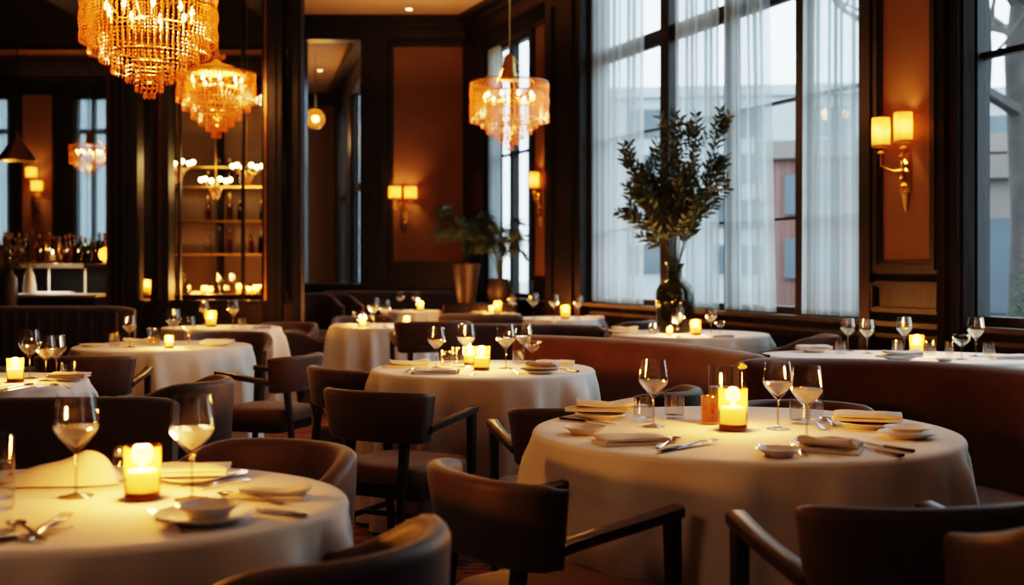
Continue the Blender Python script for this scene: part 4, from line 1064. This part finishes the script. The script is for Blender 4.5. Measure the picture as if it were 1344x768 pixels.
# ceiling spots above the tables (outside the picture)
for k, e, sz in (('T1',55,40),('T2',40,42),('T3',60,36),('T5',40,36),('T7',60,34),('T9',40,34),('T10',45,44),('T12',40,34),('T8',40,34)):
    x, y, rx, ry = TAB[k]
    lamp('table_spot', (x, y, CEILZ-.03), e*1.3, (1,.56,.27), .05, None, 'SPOT', spot_size=R(sz), spot_blend=.7)

# ------------------------------------------------------------------ the bar
bt = zy(346, 12.9)
c = thing('bar_counter', 'dark bar counter with bottles behind the wide glass opening', 'bar counter', (px2x(60,12.9), 12.9, 0))
MB().rbox(-1.5,.72,.15,.75,bt-.04,bt,.008,1).build('counter_top', WOODC, c)
MB().box(-1.45,.68,.3,.7,0,bt-.04).build('counter_body', BLKMET, c)
MB().rbox(px2x(20,12.9)-px2x(60,12.9), px2x(104,12.9)-px2x(60,12.9), .10,.14,bt-.05,bt+.0,.006,1).build('shelf_edge', WORKT, c)
wtz = zy(386, 12.5)
c = thing('steel_worktop', 'brightly lit steel bar worktop below the bottle counter', 'worktop', (px2x(70,12.6), 12.6, 0))
MB().rbox(-.42,.55,-.30,.33,wtz-.03,wtz,.006,1).build('worktop', WORKT, c)
MB().box(-.40,.53,-.28,.31,0,wtz-.03).build('cabinet', WOOD, c)
for x in (-.12, .26): MB().beam((x,.2,wtz),(x,.2,bt-.05),.018).build('upright', WORKT, c)
MB().rbox(-.25,.2,-.1,.05,wtz+.001,wtz+.02,.004,1).build('drain_tray', WORKT, c)
lamp('bottle_fill', (px2x(75,12.6), 12.75, bt+.75), 7, (1,.62,.3), .05)  # unseen warm lamp added above the bottles for their glints
lamp('bar_work_light', (px2x(65,12.6), 12.55, bt-.08), 4, (1,.93,.78), .03, None, 'AREA', size=.7, shape='RECTANGLE', size_y=.1)
for x, z in ((38, 352),):
    g = thing('paper_towel', 'pale folded bar towel hanging beside the steel worktop upright', 'towel', P(38, 384, 12.45)); 
    mm = MB(); mm.loft([[Vector((.05*s*math.cos(a)*(1+.2*math.sin(3*a)), .03*s*math.sin(a), z)) for a in [2*math.pi*i/16 for i in range(16)]] for s, z in ((1.3,0),(1.2,.08),(.9,.18),(.5,.25),(.3,.27))]); mm.build('towel_cloth', NAPK, g); g.name = 'bar_towel'
def bottle_proto(name, mat, prof):
    t = thing(name, '', 'bottle'); MB().lathe(prof, 16).build('bottle_body', mat, t)
    zt = prof[-2][1]; MB().lathe([(0,zt-.03),(.017,zt-.03),(.017,zt+.012),(0,zt+.013)], 12).build('cap', BRASS, t); return Proto(t)
bw_ = [(0,0),(.037,0),(.038,.004),(.038,.19),(.033,.215),(.015,.245),(.0145,.30),(0,.30)]
bs_ = [(0,0),(.045,0),(.047,.005),(.047,.13),(.04,.15),(.016,.17),(.015,.22),(0,.22)]
bt_ = [(0,0),(.032,0),(.034,.005),(.036,.17),(.030,.21),(.016,.25),(.015,.32),(0,.32)]
BOT = [bottle_proto('bottle', BOTG, bw_), bottle_proto('bottle', BOTA, bs_), bottle_proto('bottle', BOTA, bt_), bottle_proto('bottle', WATERG, bs_)]
rr = random.Random(21)
kn = ['slim dark green bottle', 'squat amber bottle', 'tall amber bottle', 'squat clear bottle']
for i in range(24):
    px = -14 + 6.6*i + rr.uniform(-1.2,1.2)
    if 36 < px < 50: continue
    q = rr.choice((0,0,1,2,2,3)); d = 13.2 + .22*(i % 2)
    BOT[q]((px2x(px,d), d, bt+.001), rr.uniform(0,6), '%s among bottles on the bar counter behind the wide opening' % kn[q], 'bottles on the bar counter', rr.uniform(.85,1.1))
g = thing('bar_lantern', 'glowing rectangular brass lantern on the bar counter', 'lantern', (px2x(69,13.1), 13.1, bt))
m = MB()
for sx in (-1,1):
    for sy in (-1,1): m.box(sx*.055-.008, sx*.055+.008, sy*.04-.008, sy*.04+.008, .02, .28)
m.box(-.075,.075,-.06,.06,.28,.30); m.box(-.10,.10,-.07,.07,0,.02); m.build('frame', BRASS, g); MB().lathe([(0,.03),(.03,.03),(.03,.10),(0,.10)], 14).build('wax', WAX, g); MB().lathe([(0,.10),(.008,.12),(0,.15)], 10).build('flame', FLAME, g)
lamp('lantern_light', (0,0,.16), 3, (1,.6,.25), .02, g)
g = thing('globe_lamp', 'small glowing orange globe lamp at right end of bar counter', 'table lamp', (px2x(137,13.0), 13.05, bt))
MB().lathe([(0,0),(.04,0),(.045,.01),(.02,.02),(0,.02)], 16).build('base', BRASS, g); MB().lathe([(.02,.02),(.06,.05),(.078,.10),(.06,.15),(0,.175)], 20).build('globe', cloth_trl('orange_glass', (1,.5,.12), .8), g); lamp('globe_light', (0,0,.10), 2.0, (1,.5,.15), .02, g)
# flowers at the left edge
g = thing('flower_arrangement', 'dark vase of dried flowers at far left bar edge', 'flowers', (px2x(10,12.2), 12.2, zb1-.0))
MB().lathe([(0,0),(.09,0),(.10,.10),(.09,.28),(.05,.33),(.055,.36),(.05,.36),(0,.30)], 20).build('vase', POTD, g)
fl = MB(); st = MB(); rr = random.Random(5)
for i in range(34):
    a = rr.uniform(0,6.28); r = rr.uniform(.05,.28); h = rr.uniform(.42,.75); tip = (r*math.cos(a), r*math.sin(a)*.6, h); st.tube([(0,0,.3),(tip[0]*.4,tip[1]*.4,h*.7),tip], .003, 4)
    for j in range(6): fl.octa((tip[0]+rr.uniform(-.03,.03), tip[1]+rr.uniform(-.03,.03), tip[2]+rr.uniform(-.04,.03)), rr.uniform(.008,.018))
st.build('stems', STEM, g); tag(fl.build('flower_heads', pbr('dry_flower', (.16,.09,.05), .8, var=.5, scale=30), g, False), kind='stuff')
tag(MB().rbox(-6.55, px2x(150), PD+.125, 12.95-.7, zb1-.06, zb1-.001, .005, 1).build('bar_ledge', WOODC), 'dark wooden ledge just inside the wide bar opening', 'ledge')

# shelf display behind the glass
SD = 13.3
u = thing('shelf_unit', 'backlit bottle shelf unit behind the display glass', 'shelf unit', (px2x(284,SD), SD, 0))
x0, x1 = px2x(222,SD)-u.location.x-.05, px2x(347,SD)-u.location.x
MB().box(x0,x1,.40,.42,0,3.2).build('back_panel', pbr('grey_brown_panel', (.13,.085,.055), .6, var=.15, scale=2), u)
for x in (x0, (x0+x1)/2, x1): MB().box(x-.012,x+.012,.08,.40,0,3.2).build('upright', BLKMET, u)
shz = [zy(y, SD) for y in (218,244,289,333)]
for z in shz:
    s = MB().box(x0,x1,.06,.40,z-.016,z).build('shelf', BRONZE, u); MB().box(x0,x1,.05,.06,z-.02,z+.002).build('edge_strip', BRASS, s)
for z in shz[1:]: lamp('shelf_light', (u.location.x, SD+.22, z+.30), .9, (1,.6,.28), .05, None, 'AREA', size=x1-x0-.1, shape='RECTANGLE', size_y=.05)
rr = random.Random(33)
for j, z in enumerate(shz):
    for i in range(9):
        if rr.random() < .35: continue
        q = rr.choice((0,1,2,3)); x = u.location.x + x0 + .07 + (x1-x0-.14)*i/8
        if z == shz[0]: continue
        if min(abs(x-u.location.x-q2) for q2 in (x0,(x0+x1)/2,x1)) < .06: continue
        BOT[q]((x, SD+.2, z+.001), 0, '%s on the %s shelf of the display' % (kn[q], ('top','upper','middle','lowest')[j]), 'bottles on the display shelves', rr.uniform(.72,.95))
cz2 = zy(386, 12.35)
c = thing('display_counter', 'candle lit counter behind the display glass', 'counter', (px2x(284,12.35), 12.35, 0))
MB().rbox(-.52,.50,-.22,.25,cz2-.04,cz2,.006,1).build('counter_top', WOODC, c); MB().box(-.50,.48,-.2,.23,0,cz2-.04).build('counter_body', WOOD, c)
for px, d, s, lb in ((268,12.2,.7,'left'),(276,12.3,.6,'second'),(315,12.25,.85,'tallest'),(327,12.2,.6,'fourth'),(336,12.25,.75,'rightmost')):
    VOT((px2x(px,d), d, cz2+.001), 0, 'lit candle behind the display glass, %s of five on the counter' % lb, GC, s)
VOT((px2x(191,12.2), 12.25, cz2+.001), 0, 'lit candle seen through the narrow glass strip', GC, 1.2)
NAP['flat']((px2x(262,12.35)-.0, 12.4, cz2+.001), R(10), 'white folded cloth on the candle lit display counter', GN, 1.0)
tag(MB().rbox(px2x(184,12.2)-.02, px2x(205,12.2), 12.13, 12.40, 0, cz2, .01, 1).build('plinth', WOODC), 'dark plinth with candle behind the narrow glass strip', 'plinth')
rr = random.Random(8)
for i in range(6):
    px = (238, 247, 288, 297, 304, 343)[i]; (TUMB if i % 2 else WINE)((px2x(px,12.4), 12.42, cz2+.001), 0, '%s on the display counter, %s' % (('wine glass','tumbler')[i % 2], ('far left','left of white cloth','mid counter behind cloth','right of mullion centre','beside tallest candle','at right end')[i]), 'glasses on the display counter', 1)

# ------------------------------------------------------------------ vase with leafy branches
vb = on(886, 437, Z); vb.z = Z
v = thing('glass_vase', 'large smoky glass vase with slim neck on the window table', 'vase', vb, sc=1.14)
MB().lathe([(0,0),(.10,0),(.112,.01),(.124,.10),(.132,.22),(.128,.285),(.105,.33),(.065,.36),(.050,.385),(.048,.43),(.066,.47),(.062,.472),(.044,.43),(.046,.388),(.06,.362),(.10,.33),(.122,.285),(.126,.22),(.118,.10),(.106,.014),(0,.012)], 40).build('vase_body', VASEG, v)
MB().lathe([(0,.014),(.104,.014),(.116,.10),(.12,.16),(0,.16)], 32).build('water', pbr('dark_water', (.05,.05,.03), .1), v)
def leaf(m, p, d, n, ln, w):
    d = d.normalized(); s = d.cross(n)
    if s.length < 1e-4: s = d.orthogonal()
    s.normalize(); n = s.cross(d)
    pts = [p, p + d*ln*.3 + s*w*.85 + n*ln*.02, p + d*ln*.65 + s*w*.75 - n*ln*.02, p + d*ln - n*ln*.10, p + d*ln*.65 - s*w*.75 - n*ln*.02, p + d*ln*.3 - s*w*.85 + n*ln*.02, p + d*ln*.5 - n*ln*.03]
    m.add(pts, [(0,1,6),(1,2,6),(2,3,6),(3,4,6),(4,5,6),(5,0,6)])
rr = random.Random(17)
def branch(tipx, tipz, tipy, dens=1.0, seed=0):
    rb = random.Random(seed); st = MB(); lf = MB()
    p0 = Vector((rb.uniform(-.02,.02), rb.uniform(-.02,.02), .10)); p1 = Vector((tipx*.05, tipy*.05, .46)); tip = Vector((tipx, tipy, tipz))
    ctrl = p1.lerp(tip, .45) + Vector((-tipx*.12, -tipy*.1, .06)); pts = [p0, p1]
    for k in range(1, 11):
        t = k/10; pts.append(p1*(1-t)**2 + ctrl*2*t*(1-t) + tip*t*t)
    st.tube(pts, [.005]*2 + [.0045*(1-.08*k) for k in range(10)], 5)
    main = pts[1:]
    def leaves(path, L, n0, f0):
        N = len(path)-1
        tot = int(n0)
        for i in range(tot):
            u = f0 + (1-f0)*(i+.5)/tot; x = u*N; k = min(int(x), N-1); p = path[k].lerp(path[k+1], x-k); d = (path[k+1]-path[k]).normalized()
            a = i*2.4 + rb.uniform(-.5,.5); o = d.orthogonal().normalized(); o = Matrix.Rotation(a, 3, d) @ o
            leaf(lf, p, d*.75 + o*.75, o.cross(d) + Vector((0,0,.4)), L*rb.uniform(.75,1.2)*(1.1-.35*u), L*.15)
    leaves(main, .105, 46*dens, .30)
    for i in range(int(8*dens)):
        u = rb.uniform(.25,.92); x = u*(len(main)-1); k = min(int(x), len(main)-2); p = main[k].lerp(main[k+1], x-k); d = (main[k+1]-main[k]).normalized(); o = Matrix.Rotation(rb.uniform(0,6.28),3,d) @ d.orthogonal().normalized()
        q = [p]; dd = (d*.8+o*.7).normalized(); ln = rb.uniform(.14,.30)
        for j in range(4): dd = (dd + Vector((0,0,.08))).normalized(); q.append(q[-1] + dd*ln/4)
        st.tube(q, .002, 4); leaves(q, .088, 17, .1)
    s = st.build('leafy_branch', STEM, None); s.location = vb + Vector((0,0,.05)); s.scale = (1, 1, .95)
    lf.build('leaves', LEAF, s, False)
    tag(s, 'dark leafy branch standing in the large smoky glass vase', 'branch', 'leafy branches in the large vase')
for i, (tx, tz, ty) in enumerate(((-.40,1.38,.05),(-.30,1.20,-.16),(-.12,1.45,.1),(.0,1.74,.0),(.03,1.30,-.15),(.20,1.62,.1),(.43,1.72,.05),(.36,1.30,-.12),(-.34,.98,.14),(.25,1.1,.2),(-.22,1.32,.12))):
    branch(tx, tz, ty, 1.0, 50+i)

# ------------------------------------------------------------------ potted palms on a ledge by the far window
tag(MB().rbox(-.80,.06,14.1,14.62,0,.84,.02,2).build('plant_ledge', WOOD), 'low dark wood ledge under the potted palms', 'ledge')
def palm(label, loc, pot, potm, h, spread, n, seed, flip=1):
    rb = random.Random(seed); e = thing('potted_palm', label, 'potted plant', loc)
    MB().lathe(pot, 28).build('pot', potm, e)
    pz = max(z for r, z in pot); tr = MB()
    for i in range(3): tr.tube([(0,0,pz-.05),(rb.uniform(-.03,.03),rb.uniform(-.03,.03),pz+.12)], .012, 6)
    tr.build('trunk', STEM, e)
    for i in range(n):
        a = 2*math.pi*i/n + rb.uniform(-.25,.25); r = spread*rb.uniform(.55,1.05); top = pz + h*rb.uniform(.55,1.0)*(1-.25*(r/spread)**2)
        st = MB(); p0 = Vector((0,0,pz)); c = Vector((r*.35*math.cos(a), r*.35*math.sin(a), top+.12)); q = Vector((r*math.cos(a), r*math.sin(a), top - .22*h*rb.uniform(.4,1.3)))
        pts = [p0*(1-t)**2 + c*2*t*(1-t) + q*t*t for t in [k/12 for k in range(13)]]
        st.tube(pts, [.006*(1-.06*k) for k in range(13)], 4)
        for k in range(20):
            u = .30 + .70*k/19; x = u*12; j = min(int(x),11); p = pts[j].lerp(pts[j+1], x-j); d = (pts[j+1]-pts[j]).normalized(); s = d.cross(Vector((0,0,1))).normalized()
            ln = .24*math.sin(math.pi*min(1,.18+.78*u))*(h/.6)**.5
            for sg in (-1,1): leaf(st, p, d*.7 + s*sg*.75 - Vector((0,0,rb.uniform(.1,.7))), Vector((0,0,1)), ln, .0065)
        st.build('frond', PALM, e, False)
palm('potted palm in tall tapered bronze urn, left of the pair', (px2x(612,14.36), 14.36, .84), [(0,0),(.10,0),(.105,.02),(.12,.12),(.165,.44),(.17,.46),(.155,.46),(0,.42)], POTB, .92, .46, 15, 61)
palm('potted palm in dark pot against the far window, right of the pair', (px2x(655,14.3), 14.30, .84), [(0,0),(.10,0),(.13,.05),(.15,.16),(.12,.27),(.11,.29),(.10,.29),(0,.26)], POTD, .92, .42, 13, 62)

# ------------------------------------------------------------------ light from the sky, added fill lamps
w = bpy.data.worlds.new('overcast'); SC.world = w; w.use_nodes = True; t = w.node_tree; t.nodes.clear()
o = t.nodes.new('ShaderNodeOutputWorld'); b = t.nodes.new('ShaderNodeBackground'); tc = t.nodes.new('ShaderNodeTexCoord'); sp = t.nodes.new('ShaderNodeSeparateXYZ')
cr = t.nodes.new('ShaderNodeValToRGB'); cr.color_ramp.elements[0].position = .0; cr.color_ramp.elements[0].color = (.50,.62,.70,1); cr.color_ramp.elements[1].position = .5; cr.color_ramp.elements[1].color = (.72,.86,.92,1)
t.links.new(tc.outputs['Generated'], sp.inputs[0]); t.links.new(sp.outputs[2], cr.inputs[0]); t.links.new(cr.outputs[0], b.inputs[0]); b.inputs[1].default_value = 4.2; t.links.new(b.outputs[0], o.inputs[0])
# unseen warm fill added behind the viewer to lift the cloth fronts
lamp('rear_fill', (-3.4, -.6, 3.4), 17, (1,.58,.32), .1, None, 'AREA', rot=(R(62),0,R(-48)), size=1.2, shape='RECTANGLE', size_y=.8)
lamp('rear_fill', (1.6, -2.0, 3.6), 7, (1,.60,.36), .1, None, 'AREA', rot=(R(52),0,R(6)), size=1.0, shape='RECTANGLE', size_y=.8)
# unseen floating uplights added to brighten the ceiling
lamp('ceiling_fill', (-1.2, BW-1.6, CEILZ-1.0), 16, (1,.55,.24), .1, None, 'AREA', rot=(R(180),0,0), size=2.4, shape='RECTANGLE', size_y=1.2)
lamp('ceiling_fill', (-4.6, BB-.4, 3.6), 7, (1,.55,.22), .1, None, 'AREA', rot=(R(180),0,0), size=3.4, shape='RECTANGLE', size_y=.08)

# ------------------------------------------------------------------ camera
cam = bpy.data.cameras.new('camera'); co = bpy.data.objects.new('camera', cam); C.objects.link(co); SC.camera = co
co.location = (0, 0, EYE); co.rotation_euler = (R(90), 0, 0)
cam.sensor_width = 36; cam.lens = F/1344*36; cam.shift_y = (HY-384)/1344; cam.clip_start = .05; cam.clip_end = 400
cam.dof.use_dof = True; cam.dof.focus_distance = 4.5; cam.dof.aperture_fstop = 2.4; cam.dof.aperture_blades = 9

# drop prototypes that were never placed
for pr in (WINE, COUPE, TUMB, VOT, PL, DISH, PEAK, FORK, SPOON, KNIFE, DKN, ARM, TUB, CL, DL, *NAP.values(), *BOT):
    if not pr.used:
        for c in list(pr.root.children): bpy.data.objects.remove(c)
        bpy.data.objects.remove(pr.root)

SC.view_settings.view_transform = 'Filmic'
try: SC.view_settings.look = 'High Contrast'
except Exception: pass
SC.view_settings.exposure = 0.48
cy = SC.cycles
cy.max_bounces = 10; cy.diffuse_bounces = 4; cy.glossy_bounces = 4; cy.transmission_bounces = 6; cy.transparent_max_bounces = 24
cy.sample_clamp_indirect = 4; cy.caustics_reflective = False; cy.caustics_refractive = False; cy.blur_glossy = .5
cy.use_denoising = True
